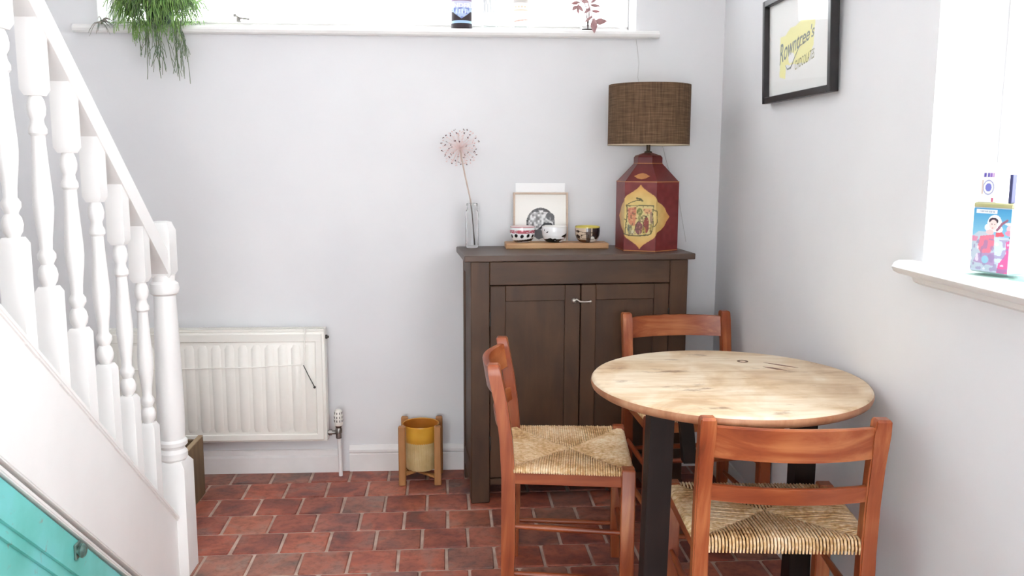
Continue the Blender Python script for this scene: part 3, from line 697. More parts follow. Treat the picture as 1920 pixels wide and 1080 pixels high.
# ------------------------------------------------------------------ things on the cabinet
M_BOARD = wood('oak_board', [(0.3, (146, 104, 66)), (0.5, (178, 134, 92)), (0.7, (200, 160, 116))], 'x', 14, 0.5)
tb = MB(); tb.b2((-0.218, -0.052, 0), (0.218, 0.052, 0.024), 0.004, 2)
brd = tag(tb.build('serving_board', M_BOARD), 'long narrow wooden board under three small bowls', 'board'); brd.location = (0.396, 3.727, ZT); brd.rotation_euler.z = R(1.0)
ZB = ZT+0.024
def bowl(x, paint, inner, label):
    t = thing('small_bowl', label, 'bowl', (x, 3.727, ZB), 0.0, 'small painted bowls on the board')
    prof = [(0.026, 0.0), (0.036, 0.004), (0.045, 0.014), (0.0515, 0.030), (0.0535, 0.048), (0.0530, 0.067)]
    pr = np.array(prof); L = np.concatenate([[0], np.cumsum(np.hypot(*np.diff(pr, axis=0).T))]); L /= L[-1]
    def pos(u, v):
        r_ = np.interp(v, L, pr[:, 0]); z = np.interp(v, L, pr[:, 1]); return (r_*np.sin(u), -r_*np.cos(u), z)
    printed('bowl_wall', M_GPRINT, 150, 46, -pi, pi, 0, 1, pos, paint, t, True)
    i = MB(); i.lathe([(0.0530, 0.067), (0.0515, 0.0685), (0.0500, 0.067), (0.0490, 0.030), (0.042, 0.012), (0.025, 0.005), (0.001, 0.004)], seg=40, cap0=False, cap1=False)
    i.build('bowl_inside', inner, t, 180)
    b = MB(); b.lathe([(0.001, 0.0), (0.026, 0.0)], seg=32, cap0=False, cap1=False); b.build('bowl_foot', inner, t)
def pb1(u, v):
    C = np.full((len(u), 3), 236.0); put(C, (v > 0.66) & (v < 0.83) & (vnoise(u*0.1+1, v+1, 5, 60) > 0.25), (170, 62, 78), 0.85); put(C, v > 0.965, (178, 96, 104))
    for k in range(-6, 7): put(C, ell(u, v, k*0.52-0.1, 0.50+0.03*(k % 2), 0.15, 0.10, 0.2), (26, 24, 26))
    put(C, (v < 0.30+0.09*np.sin(u*1.0)) & (v > 0.13+0.05*np.sin(u+0.6)), (30, 28, 30)); return C
def pb2(u, v):
    C = np.full((len(u), 3), 232.0); n = vnoise(u*0.3+3, v+2, 12, 3.6)+0.25*vnoise(u*0.3+3, v+2, 13, 12)
    put(C, (n > 0.70) & (v < 0.62+0.3*np.sin(u-0.3)), (28, 28, 30)); put(C, (v < 0.34) & (n > 0.5) & (u > 0), (36, 36, 38)); put(C, ell(u, v, -0.7, 0.72, 0.10, 0.04, 0.4) | ell(u, v, -1.0, 0.82, 0.05, 0.05), (60, 60, 62)); put(C, (v < 0.2) & (u < -0.2) & (n < 0.72), (78, 66, 80)); return C
def pb3(u, v):
    C = np.full((len(u), 3), 206.0); C[:] = (202, 182, 160); n = vnoise(u*0.3+7, v+4, 21, 4.5)+0.2*vnoise(u*0.3+3, v+2, 13, 14)
    put(C, ((u > 0.25) & (v > 0.40+0.12*np.sin(6*u))) | (n > 0.80), (52, 42, 44)); put(C, (u > 0.05) & (v < 0.40+0.1*np.sin(6*u)), (222, 218, 210)); put(C, (u > -0.25) & (u < 0.15), (86, 74, 70)); put(C, (n > 0.62) & (n < 0.68), (64, 48, 36)); put(C, (u < -0.3) & (v < 0.3) & (n > 0.5), (98, 66, 44)); put(C, v > 0.95, (206, 190, 92)); return C
M_BI = plain('white_glaze', (236, 234, 230), None, rough=0.2)
bowl(0.252, pb1, plain('pinkish_glaze', (226, 210, 208), None, rough=0.2), 'small white bowl with black ovals and a pink band')
bowl(0.388, pb2, M_BI, 'small white bowl with black swirls, middle of the three')
bowl(0.530, pb3, plain('yellow_inside_glaze', (212, 198, 96), None, rough=0.2), 'small brown and white patterned bowl with yellow inside')

# framed animal print and blank card
fp = thing('framed_print', 'small pale-framed print of a curled sleeping animal behind the bowls', 'picture', (0.336, 3.800, ZT), 0.0)
LEAN = Matrix.Rotation(R(-5.0), 4, 'X')
def leanpos(x, y, z): 
    p = LEAN @ Vector((x, y, z)); return (p.x, p.y, p.z)
FW, FH = 0.238, 0.232
M_FR = wood('pale_frame_wood', [(0.3, (176, 152, 132)), (0.7, (206, 186, 168))], 'x', 14, 0.5)
for lo, hi in (((-FW/2, -0.012, 0), (-FW/2+0.008, 0.004, FH)), ((FW/2-0.008, -0.012, 0), (FW/2, 0.004, FH)), ((-FW/2+0.008, -0.012, FH-0.008), (FW/2-0.008, 0.004, FH)), ((-FW/2+0.008, -0.012, 0), (FW/2-0.008, 0.004, 0.008))):
    q = MB(); q.b2(lo, hi, 0.001); q.xf(LEAN); q.build('frame_bar', M_FR, fp)
q = MB(); q.b2((-FW/2+0.006, -0.002, 0.006), (FW/2-0.006, 0.002, FH-0.006)); q.xf(LEAN); q.build('backing', plain('print_paper', (238, 236, 230), None, rough=0.7), fp)
def animal(u, v):
    C = np.full((len(u), 3), 0.0); C[:] = (238, 236, 230)
    b = ell(u, v, 0.0, 0.100, 0.062, 0.066); n = vnoise(u+1, v+1, 31, 120); n2 = vnoise(u*1.0+2, v*1.0+1, 32, 45)
    r_ = np.hypot((u)/0.062, (v-0.10)/0.066)
    t = 176+80*(n-0.5)*2+60*(n2-0.4)-70*(r_ > 0.86)*(n > 0.25)
    C[b] = np.clip(t, 45, 225)[b][:, None]
    put(C, b & (v > 0.148) & (n2 > 0.42), (84, 84, 86), 0.8); put(C, ell(u, v, 0.042, 0.128, 0.020, 0.016, -0.6) & (n > 0.3), (104, 104, 106))
    put(C, ell(u, v, 0.028, 0.078, 0.036, 0.018, 0.15), (206, 206, 206)); put(C, sdist([(-0.008, 0.07), (0.018, 0.096), (0.044, 0.096), (0.062, 0.074)], u, v) < 0.0045, (58, 58, 60)); put(C, sdist([(0.0, 0.06), (0.03, 0.068), (0.058, 0.060)], u, v) < 0.005, (70, 70, 72))
    put(C, ell(u, v, -0.008, 0.052, 0.018, 0.022), (110, 110, 112)); put(C, (b & (v < 0.07) & (u < 0)), (96, 96, 98), 0.6); return C
def fpos(u, v):
    c, s = cos(R(-5)), sin(R(-5)); y = np.full(u.shape, -0.0026); return (u, y*c-v*s, y*s+v*c)
printed('print_sheet', M_PRINT, 120, 116, -FW/2+0.008, FW/2-0.008, 0.008, FH-0.008, fpos, animal, fp)
cd_ = MB(); cd_.b2((-0.108, -0.0015, 0), (0.108, 0.0015, 0.272)); cd_.xf(Matrix.Rotation(R(-3.0), 4, 'X'))
card = tag(cd_.build('blank_card', plain('white_card', (240, 240, 240), None, rough=0.7)), 'plain white card leaning on wall behind the small framed print', 'card'); card.location = (0.336, 3.822, ZT)

# glass bottle with dried allium
M_GLASS = glass_mat('clear_glass', (1, 1, 1), 1.33)
vz = tag(MB().lathe([(0.001, 0.0), (0.024, 0.0), (0.0275, 0.005), (0.0275, 0.150), (0.0275, 0.153), (0.025, 0.158), (0.021, 0.163), (0.021, 0.178), (0.024, 0.180), (0.024, 0.188), (0.0215, 0.189), (0.0195, 0.186), (0.0185, 0.165), (0.0235, 0.150), (0.0235, 0.012), (0.001, 0.010)], seg=32, cap0=False, cap1=False).build('glass_bottle', M_GLASS, None, 40), 'small clear glass bottle vase holding one dried flower stem', 'vase')
vz.location = (0.038, 3.738, ZT)
al = thing('dried_allium', 'dried pale pink allium flower head on a thin stem in glass bottle', 'flower', (0.038, 3.738, ZT+0.012))
HC = Vector((-0.050, -0.008, 0.408))
MB().tube([(0.010, 0.004, 0.002), (0.004, 0.0, 0.10), (-0.006, -0.002, 0.19), (-0.030, -0.006, 0.30), (-0.046, -0.008, 0.385), tuple(HC)], [0.0028, 0.0028, 0.0030, 0.0032, 0.0034, 0.004], 8).build('stem', plain('dried_stem', (206, 190, 178), (190, 168, 156), 30.0, 0.7), al, 180)
rr = random.Random(8); pe = MB(); pods = MB(); pods2 = MB()
for k in range(100):
    z = 1-2*(k+0.5)/100; a = k*2.39996; q = math.sqrt(1-z*z); d = Vector((q*cos(a), q*sin(a), z)); L = rr.uniform(0.062, 0.084)
    e = HC+d*L; e.y = max(min(e.y, 0.092), -0.2); pe.tube([tuple(HC+d*0.004), tuple(HC+d*L*0.5+Vector((0, 0, 0.002))), tuple(e)], 0.0007, 3, False)
    tgt = pods if rr.random() < 0.4 else pods2
    for j in range(3):
        o = Vector((rr.uniform(-1, 1), rr.uniform(-1, 1), rr.uniform(-1, 1)))*0.0035; tgt.ball(tuple(e+o), rr.uniform(0.0014, 0.0026), 5, 3)
ft = pe.build('flower_stalks', plain('pale_pink_stalk', (228, 204, 200), None, rough=0.8), al); tag(ft, kind='stuff')
tag(pods.build('seed_pods', plain('dark_pod', (96, 62, 60), (60, 40, 40), 60, 0.7), al), kind='stuff'); tag(pods2.build('petal_remains', plain('dusty_pink_petal', (206, 168, 166), (228, 206, 200), 60, 0.8), al), kind='stuff')

# ------------------------------------------------------------------ round table
def table_top_mat():
    m, nt, b = new_mat('scrubbed_pine'); b.inputs['Roughness'].default_value = 0.42
    co = coords(nt, (1, 1, 1)); cs = coords(nt, (0.16, 1, 1))
    n1 = N(nt, 'ShaderNodeTexNoise', Scale=22.0, Detail=8.0, Roughness=0.65, Distortion=0.8); nt.links.new(cs, n1.inputs['Vector'])
    n2 = N(nt, 'ShaderNodeTexNoise', Scale=5.5, Detail=4.0, Distortion=0.7); nt.links.new(co, n2.inputs['Vector'])
    n3 = N(nt, 'ShaderNodeTexNoise', Scale=16.0, Detail=5.0, Roughness=0.7); nt.links.new(coords(nt, (0.4, 1, 1)), n3.inputs['Vector'])
    a = ramp(nt, n1.outputs[0], [(0.26, (186, 156, 122)), (0.42, (214, 194, 165)), (0.58, (226, 212, 190)), (0.78, (234, 227, 214))])
    p = ramp(nt, n2.outputs[0], [(0.34, (200, 170, 132)), (0.45, (232, 216, 192)), (0.58, (250, 247, 242))])
    mx = N(nt, 'ShaderNodeMix', data_type='RGBA', blend_type='MULTIPLY'); mx.inputs[0].default_value = 0.75
    nt.links.new(a, mx.inputs[6]); nt.links.new(p, mx.inputs[7])
    s = ramp(nt, n3.outputs[0], [(0.30, (128, 92, 72)), (0.40, (255, 255, 255))])
    m2 = N(nt, 'ShaderNodeMix', data_type='RGBA', blend_type='MULTIPLY'); m2.inputs[0].default_value = 0.7
    nt.links.new(mx.outputs[2], m2.inputs[6]); nt.links.new(s, m2.inputs[7])
    nt.links.new(m2.outputs[2], b.inputs['Base Color']); bump(nt, b, n1.outputs[0], 0.15, 0.001)
    return m
TC = (0.732, 2.345, 0.0); TZ = 0.785; TR = 0.379
tb = thing('round_table', 'small round table with scrubbed pale pine top and dark legs', 'table', TC)
M_TOP = table_top_mat()
t = MB(); t.lathe([(TR-0.010, TZ-0.0005), (TR-0.0045, TZ-0.002), (TR-0.001, TZ-0.007)], seg=96, cap0=True, cap1=False)
t.bm.faces.ensure_lookup_table()
top = MB(); top.lathe([(0.30, TZ-0.030), (TR-0.012, TZ-0.030), (TR-0.003, TZ-0.024), (TR, TZ-0.014), (TR-0.002, TZ-0.006)], seg=96, cap0=True, cap1=False)
EDG = [(0.3, (128, 82, 56)), (0.5, (164, 112, 80)), (0.7, (192, 146, 112))]
ttop = top.build('table_edge', wood('table_edge_wood', EDG, 'z', 12, 0.45, 0.2, 3.0), tb, 60)
t2 = MB(); t2.lathe([(TR-0.002, TZ-0.0065), (TR-0.006, TZ-0.0015), (TR-0.012, TZ)], seg=96, cap0=False, cap1=True); t2.build('table_top', M_TOP, tb, 40)
t.bm.free()
# old knot plug and two gouges in the top
kn = MB(); kn.lathe([(0.009, TZ-0.001), (0.0095, TZ+0.0006), (0.0165, TZ+0.0006), (0.017, TZ-0.001)], (0.108, 0.208, 0), 24, False, False); kn.build('knot_ring', plain('knot_brown', (96, 68, 50), None, rough=0.6), tb)
M_GOUGE = plain('gouge_brown', (132, 92, 70), (98, 66, 52), 40.0, 0.6)
for (x0, y0, x1, y1, wd) in ((0.165, 0.188, 0.245, 0.118, 0.0055), (0.145, 0.135, 0.20, 0.088, 0.0075)):
    g = MB(); g.grid_rings([[(x0, y0, TZ+0.0005), ((x0*2+x1)/3+wd, (y0*2+y1)/3+wd*0.7, TZ+0.0005), (x1, y1, TZ+0.0005), ((x0+2*x1)/3-wd, (y0+2*y1)/3-wd*0.7, TZ+0.0005)], [(x0, y0, TZ-0.001), ((x0*2+x1)/3+wd, (y0*2+y1)/3+wd*0.7, TZ-0.001), (x1, y1, TZ-0.001), ((x0+2*x1)/3-wd, (y0+2*y1)/3-wd*0.7, TZ-0.001)]])
    g.build('gouge', M_GOUGE, tb)
LEGS = [((-0.225, -0.165), (-0.245, -0.175)), ((-0.150, 0.175), (-0.150, 0.175)), ((0.290, 0.165), (0.290, 0.175))]
for (a, b) in LEGS:
    l = MB(); ang = R(45)
    def sq(c, h_, z): return [(c[0]+h_*math.sqrt(2)*cos(ang+k*pi/2), c[1]+h_*math.sqrt(2)*sin(ang+k*pi/2), z) for k in range(4)]
    l.grid_rings([sq(b, 0.034, 0.0), sq(((a[0]+b[0])/2, (a[1]+b[1])/2), 0.031, 0.3), sq(a, 0.031, TZ-0.03)]); l.build('leg', M_DKZ, tb)
for a, b in ((0, 1), (1, 2), (2, 0)):
    p, q = LEGS[a][0], LEGS[b][0]; L = math.hypot(q[0]-p[0], q[1]-p[1])
    f = MB(); f.box(((p[0]+q[0])/2, (p[1]+q[1])/2, TZ-0.048), (L-0.05, 0.03, 0.034), 0.003, Matrix.Rotation(math.atan2(q[1]-p[1], q[0]-p[0]), 4, 'Z')); f.build('bearer', M_DKZ, tb)
for x0, x1 in ((-0.115, -0.055), (0.255, 0.195)):
    f = MB(); f.grid_rings([[(x+a*0.020, 0.172+b*0.016, z) for a, b in ((-1, -1), (1, -1), (1, 1), (-1, 1))] for x, z in ((x0, TZ-0.034), (x0+(x1-x0)*0.45, TZ-0.10), (x0+(x1-x0)*0.8, TZ-0.19), (x1, TZ-0.30))])
    f.build('bracket', M_DKZ, tb)

# ------------------------------------------------------------------ rush-seated chairs
def rush_mat():
    m, nt, b = new_mat('rush_cord'); b.inputs['Roughness'].default_value = 0.6; b.inputs['Specular IOR Level'].default_value = 0.3
    n1 = N(nt, 'ShaderNodeTexNoise', Scale=90.0, Detail=4.0); nt.links.new(coords(nt), n1.inputs['Vector'])
    n2 = N(nt, 'ShaderNodeTexNoise', Scale=9.0, Detail=3.0); nt.links.new(coords(nt), n2.inputs['Vector'])
    ad = N(nt, 'ShaderNodeMath', operation='ADD'); nt.links.new(n1.outputs[0], ad.inputs[0]); nt.links.new(n2.outputs[0], ad.inputs[1])
    hf = N(nt, 'ShaderNodeMath', operation='MULTIPLY'); hf.inputs[1].default_value = 0.5; nt.links.new(ad.outputs[0], hf.inputs[0])
    nt.links.new(ramp(nt, hf.outputs[0], [(0.33, (170, 124, 78)), (0.45, (214, 176, 126)), (0.56, (236, 208, 168)), (0.68, (248, 234, 208))]), b.inputs['Base Color'])
    return m
M_RUSH = rush_mat()
M_CORE = plain('dark_rush', (120, 86, 48), (90, 62, 34), 60.0, 0.8)
def make_chair():
    t = thing('dining_chair', 'rush-seated wooden chair', 'chair', (0, 0, 0), 0, 'rush-seated ladder-back chairs at the round table')
    rx, fx, ry, fy = 0.203, 0.216, -0.19, 0.172
    HT = 0.78
    # back posts: swept rectangles leaning back above the seat
    path = [(ry, 0.0), (ry+0.004, 0.22), (ry+0.004, 0.44), (ry-0.004, 0.56), (ry-0.018, 0.66), (ry-0.036, 0.75), (ry-0.041, HT)]
    for s in (-1, 1):
        m = MB(); rings = []
        for k, (y, z) in enumerate(path):
            w_ = 0.019; d_ = 0.021 if z < 0.5 else 0.019
            if k == 0: w_, d_ = 0.017, 0.018
            rings.append([(s*rx+a*w_, y+b*d_, z) for a, b in ((-1, -1), (1, -1), (1, 1), (-1, 1))])
        y, z = path[-1]; rings.append([(s*rx+a*0.014, y+b*0.013-0.001, z+0.006) for a, b in ((-1, -1), (1, -1), (1, 1), (-1, 1))])
        m.grid_rings(rings); bmesh.ops.bevel(m.bm, geom=[e for e in m.bm.edges if abs((e.verts[0].co-e.verts[1].co).normalized().z) > 0.8], offset=0.004, segments=2, affect='EDGES')
        m.build('back_post', M_CHZ, t, 40)
        m = MB(); m.grid_rings([[(s*fx+a*w_, fy+b*w_, z) for a, b in ((-1, -1), (1, -1), (1, 1), (-1, 1))] for z, w_ in ((0, 0.018), (0.1, 0.021), (0.470, 0.021), (0.476, 0.017))])
        bmesh.ops.bevel(m.bm, geom=[e for e in m.bm.edges if abs((e.verts[0].co-e.verts[1].co).normalized().z) > 0.8], offset=0.003, segments=2, affect='EDGES')
        m.build('leg', M_CHZ, t, 40)
    def bowed(name, z0, z1, yc0, yc1, bow, th, crown=0.0):
        m = MB(); n = 13; rings = []
        for i in range(n):
            x = -rx+0.006+(2*rx-0.012)*i/(n-1); s = 1-(x/rx)**2; yb = -bow*s
            zc = crown*s
            rings.append([(x, yc0+yb-th/2, z0), (x, yc0+yb+th/2, z0), (x, yc1+yb+th/2, z1+zc-0.002), (x, yc1+yb+th*0.3, z1+zc), (x, yc1+yb-th*0.3, z1+zc), (x, yc1+yb-th/2, z1+zc-0.002)])
        m.grid_rings(rings); m.build(name, M_CHX, t, 40)
    bowed('top_rail', 0.686, 0.765, ry-0.023, ry-0.036, 0.044, 0.020, 0.003)
    bowed('lower_rail', 0.572, 0.613, ry-0.006, ry-0.011, 0.036, 0.016)
    # wooden strips that hide the rush ends at the sides and the front
    def strip(p, q, out):
        p, q, out = Vector(p), Vector(q), Vector(out); d = (q-p); L = d.length; a = math.atan2(d.y, d.x)
        m = MB(); m.box((p+q)/2+out+Vector((0, 0, 0.440)), (L, 0.010, 0.042), 0.002, Matrix.Rotation(a, 4, 'Z')); m.build('seat_strip', M_CHX if abs(d.x) > abs(d.y) else M_CHY, t)
    for s in (-1, 1): strip((s*rx, ry+0.02, 0), (s*fx, fy-0.02, 0), (s*0.008, 0, 0))
    strip((-fx+0.02, fy, 0), (fx-0.02, fy, 0), (0, 0.012, 0))
    # rush seat: cords over the rails, meeting along the diagonals
    A, B, C_, D_ = Vector((-rx-0.004, ry+0.0, 0)), Vector((rx+0.004, ry+0.0, 0)), Vector((fx+0.004, fy+0.004, 0)), Vector((-fx-0.004, fy+0.004, 0))
    ctr = Vector((0, 0.0, 0)); rs = MB(); q = random.Random(2)
    def seg_hit(p, d, a, b):
        e = b-a; den = d.x*e.y-d.y*e.x
        if abs(den) < 1e-9: return None
        w_ = a-p; s_ = (w_.x*e.y-w_.y*e.x)/den; r_ = (w_.x*d.y-w_.y*d.x)/den
        return s_ if s_ > 1e-6 and -1e-6 <= r_ <= 1+1e-6 else None
    for (P, Q, skip) in ((A, B, 0.050), (B, C_, 0.052), (C_, D_, 0.050), (D_, A, 0.052)):
        front_rear = abs((Q-P).x) > abs((Q-P).y); n = 44; e = Q-P; nin = Vector((-e.y, e.x, 0)).normalized()
        if nin.dot(ctr-P) < 0: nin = -nin
        for i in range(n):
            f = skip+(1-2*skip)*(i+0.5)/n; s0 = P+e*f
            hit = [h_ for h_ in (seg_hit(s0, nin, P, ctr), seg_hit(s0, nin, Q, ctr)) if h_]
            if not hit: continue
            L = min(hit)*1.01; zz = 0.466+q.uniform(-0.0008, 0.0008)
            pts = [s0-nin*0.010+Vector((0, 0, 0.434 if s0.y < ry+0.01 else 0.456)), s0-nin*0.012+Vector((0, 0, 0.452 if s0.y < ry+0.01 else 0.461)), s0-nin*0.004+Vector((0, 0, zz+0.002)), s0+nin*min(L*0.45, 0.05)+Vector((0, 0, zz+0.004)), s0+nin*L+Vector((0, 0, zz-0.002-0.018*L))]
            rad_ = (0.0036 if front_rear else 0.0043)*q.uniform(0.85, 1.08)
            rs.tube(pts, [rad_*0.8, rad_, rad_, rad_, rad_*0.9], 5, False)
    tag(rs.build('rush_seat', M_RUSH, t, 180), kind='stuff')
    sc = MB(); sc.prism([(p.x*0.97, p.y*0.97) for p in (A, B, C_, D_)], 'z', 0.434, 0.4595); sc.build('seat_core', M_CORE, t)
    # turned stretchers
    def rod(p, q, r_=0.0095): 
        p, q = Vector(p), Vector(q); m = MB(); m.tube([p.lerp(q, k) for k in (0, 0.06, 0.3, 0.5, 0.7, 0.94, 1)], [r_*0.75, r_*0.8, r_, r_*1.12, r_, r_*0.8, r_*0.75], 10); m.build('stretcher', M_CHX if abs((q-p).x) > abs((q-p).y) else M_CHY, t, 60)
    for s in (-1, 1):
        rod((s*rx, ry, 0.282), (s*fx, fy, 0.272)); rod((s*rx, ry, 0.130), (s*fx, fy, 0.120))
    rod((-fx, fy, 0.31), (fx, fy, 0.31)); rod((-fx, fy, 0.18), (fx, fy, 0.18)); rod((-rx, ry, 0.24), (rx, ry, 0.24))
    return t
chair = make_chair()
chair.location = (0.796, 2.1945, 0); chair.rotation_euler.z = R(-4.8)
chair['label'] = 'rush-seated wooden chair nearest the viewer, seen from behind'
c2 = copy_tree(chair); c2.location = (0.340, 2.727, 0); c2.rotation_euler.z = R(-96)
c2['label'] = 'rush-seated wooden chair side-on in front of brown cabinet, seat fully visible'
c3 = copy_tree(chair); c3.location = (0.868, 3.205, 0); c3.rotation_euler.z = R(184.5)
c3['label'] = 'wooden chair between table and cabinet corner, mostly hidden by the table top'

# ------------------------------------------------------------------ framed poster on the right wall
PIC = thing('framed_poster', 'black framed chocolate poster with yellow patch hanging on right wall', 'picture', (XR-0.004, 2.925, 1.590))
PIC.rotation_euler = (0, R(2.2) * -1, 0)
pw, ph = 0.60, 0.36
for lo, hi in (((-0.028, -pw/2, 0), (0, -pw/2+0.022, ph)), ((-0.028, pw/2-0.022, 0), (0, pw/2, ph)), ((-0.028, -pw/2+0.022, 0), (0, pw/2-0.022, 0.022)), ((-0.028, -pw/2+0.022, ph-0.022), (0, pw/2-0.022, ph))):
    MB().b2(lo, hi, 0.002).build('frame_bar', M_BLACK, PIC)
MB().b2((-0.008, -pw/2+0.02, 0.02), (-0.002, pw/2-0.02, ph-0.02)).build('mount', plain('mount_board', (240, 240, 238), None, rough=0.7), PIC)
def poster(u, v):
    C = np.full((len(u), 3), 0.0); C[:] = (236, 236, 233)
    n = vnoise(u+1, v+1, 41, 14); Yl = (243, 238, 164)
    v = v+0.046
    for P in ([(0.045, 0.13), (0.10, 0.12), (0.105, 0.165), (0.30, 0.155), (0.345, 0.205), (0.36, 0.29), (0.26, 0.30), (0.20, 0.285), (0.15, 0.285), (0.10, 0.265), (0.05, 0.265)],):
        put(C, pmask(P, u, v) & (n > 0.22), Yl, 0.9)
    v = v-0.046
    put(C, (sdist([(-0.02, 0.075), (0.41, 0.075), (0.41, 0.33), (-0.02, 0.33), (-0.02, 0.075)], u, v) < 0.0012), (214, 214, 210)); return C
PU0, PU1 = -0.06, 0.50
def ppos(u, v): return (np.full(u.shape, -0.0086), pw/2-0.022-(u-PU0)*((pw-0.044)/(PU1-PU0)), v)
printed('poster_print', M_PRINT, 160, 100, PU0, PU1, 0.022, ph-0.022, ppos, poster, PIC)
M_INK = plain('grey_ink', (142, 150, 142), None, rough=0.7); M_INK2 = plain('olive_ink', (150, 150, 112), None, rough=0.7)
def yloc(u): return pw/2-0.022-(u-PU0)*((pw-0.044)/(PU1-PU0))
def pl_main(t, h_):
    u = 0.045+0.31*t; v = 0.124+0.062*t**0.8; return (-0.0092, yloc(u), v+h_*(0.095-0.042*t))
lettering('Rowntree\'s', M_INK, PIC, pl_main, 1.0, 0.25, 0.008)
def pl_sub(t, h_):
    u = 0.19+0.165*t; return (-0.0092, yloc(u), 0.094+0.024*t+h_*0.043)
lettering('CHOCOLATES', M_INK2, PIC, pl_sub, 1.0, 0.1, 0.0)
sw = MB(); sp = [(0.10, 0.119), (0.12, 0.104), (0.15, 0.106), (0.19, 0.139), (0.23, 0.169), (0.29, 0.176)]
for (a, b), w0, w1 in zip(zip(sp, sp[1:]), (0.002, 0.005, 0.006, 0.006, 0.004), (0.005, 0.006, 0.006, 0.004, 0.001)):
    sw.bm.faces.new([sw.bm.verts.new((-0.0092, yloc(x), z)) for x, z in ((a[0], a[1]-w0/2), (b[0], b[1]-w1/2), (b[0], b[1]+w1/2), (a[0], a[1]+w0/2))])
sw.build('swash', M_INK, PIC)
MB().b2((-0.0135, -pw/2+0.02, 0.02), (-0.0120, pw/2-0.02, ph-0.02)).build('glass', pane_mat('picture_glass', 0.03), PIC)

# ------------------------------------------------------------------ plants on the back sill
ZW = 1.930
M_STEM = plain('rhipsalis_green', (104, 150, 76), (156, 190, 108), 30.0, 0.5)
M_STEM2 = plain('dark_trailing_green', (84, 108, 76), (118, 132, 100), 40.0, 0.55)
hp = thing('trailing_plant', 'bushy green trailing cactus spilling over the window sill', 'plant', (-1.262, 3.868, ZW))
MB().lathe([(0.001, 0.0), (0.040, 0.0), (0.044, 0.004), (0.058, 0.095), (0.061, 0.098), (0.061, 0.114), (0.055, 0.114), (0.052, 0.09), (0.001, 0.085)], seg=32, cap0=False, cap1=False).build('pot', plain('dark_green_pot', (58, 84, 62), (46, 66, 50), 10, 0.4), hp, 40)
q = random.Random(11)
def trail(mb, p0, d0, length, r_, depth, floorz=None):
    n = 7; pts = [Vector(p0)]; d = Vector(d0)
    for k in range(n):
        d = (d+Vector((q.uniform(-.22, .22), q.uniform(-.22, .22), -0.42))).normalized() if k > 0 else d.normalized()
        p = pts[-1]+d*(length/n)
        yl = p.y+3.868
        if p.z < 0.006 and yl > YB-0.052: p.y = YB-0.058-3.868+q.uniform(-0.02, 0.0)
        if p.z < 0.006 and yl <= YB-0.052: p.y = min(p.y, YB-0.055-3.868)
        pts.append(p)
    mb.tube([tuple(p) for p in pts], r_, 3, False)
    if depth:
        for j in (3, 5):
            if q.random() < 0.8: trail(mb, pts[j], pts[j]-pts[j-1]+Vector((q.uniform(-.03, .03), q.uniform(-.02, .02), 0)), length*0.35, r_*0.8, depth-1)
ma, mbk = MB(), MB()
for k in range(620):
    a = q.uniform(0, 2*pi)
    if q.random() < 0.65: a = q.uniform(-pi*1.05, 0.05)
    s0 = q.uniform(0.3, 1.0); z0 = 0.112+0.03*(1-s0)
    trail(ma if q.random() < 0.8 else mbk, (0.066*s0*cos(a), 0.062*s0*sin(a), z0), (cos(a)*0.55, sin(a)*0.55, q.uniform(-0.1, 0.8)), q.uniform(0.09, 0.21), q.uniform(0.0010, 0.0018), 1)
for k in range(60):
    x = q.uniform(-0.08, 0.10)
    trail(ma, (x, -0.088-q.uniform(0, 0.02), 0.05), (q.uniform(-.3, .3), -0.12, -1.0), q.uniform(0.07, 0.13), 0.0014, 1)
for k in range(30):
    x = q.choice((-0.05, 0.0, 0.02, 0.09, 0.10, 0.11))+q.uniform(-0.025, 0.025)
    trail(mbk, (x, -0.095, 0.02), (q.uniform(-.25, .45), -0.15, -1.0), q.uniform(0.12, 0.27), 0.0015, 1)
tag(ma.build('stems', M_STEM, hp, 180), kind='stuff'); tag(mbk.build('long_stems', M_STEM2, hp, 180), kind='stuff')
sp_ = thing('air_plant', 'small wispy air plant at the stair end of the window sill', 'plant', (-1.475, 3.812, ZW))
m = MB()
for k in range(16):
    a = q.uniform(0, 2*pi); dr = Vector((cos(a), -abs(sin(a))*0.6, q.uniform(-0.5, 0.9))); pts = [Vector((0, 0, 0.012))]
    for j in range(4): dr = (dr+Vector((0, -0.1, -0.35))).normalized(); pts.append(pts[-1]+dr*q.uniform(0.012, 0.026))
    for p in pts:
        if p.z < 0.004: p.y = min(p.y, -0.026)
    m.tube([tuple(p) for p in pts], [0.0022, 0.002, 0.0016, 0.0012, 0.0006], 4)
m.build('leaves', plain('grey_green', (122, 140, 128), (168, 152, 144), 40, 0.6), sp_, 60)
sp_b = MB(); sp_b.ball((0, 0.0, 0.008), 0.008, 10, 6); sp_b.build('base', M_STEM2, sp_)

# red-leaved sprig in a small clear jar
rp = thing('red_leaf_sprig', 'sprig with dusky pink leaves at the lamp end of the back window sill', 'plant', (0.535, 3.845, ZW))
M_RL = plain('dusky_red_leaf', (176, 112, 116), (146, 126, 122), 30, 0.5); M_RL2 = plain('grey_pink_leaf', (186, 150, 150), (150, 110, 112), 40, 0.5)
MB().lathe([(0.001, 0.0), (0.03, 0.0), (0.034, 0.004), (0.034, 0.07), (0.032, 0.07), (0.030, 0.006), (0.001, 0.004)], seg=24, cap0=False, cap1=False).build('jar', M_GLASS, rp, 40)
MB().tube([(0.0, 0.0, 0.01), (0.004, -0.01, 0.09), (-0.01, -0.03, 0.125), (0.0, -0.05, 0.085), (0.012, -0.06, 0.03), (0.016, -0.064, 0.010)], [0.0026, 0.0026, 0.0024, 0.0022, 0.002, 0.0016], 6).build('stem', M_RL2, rp, 180)
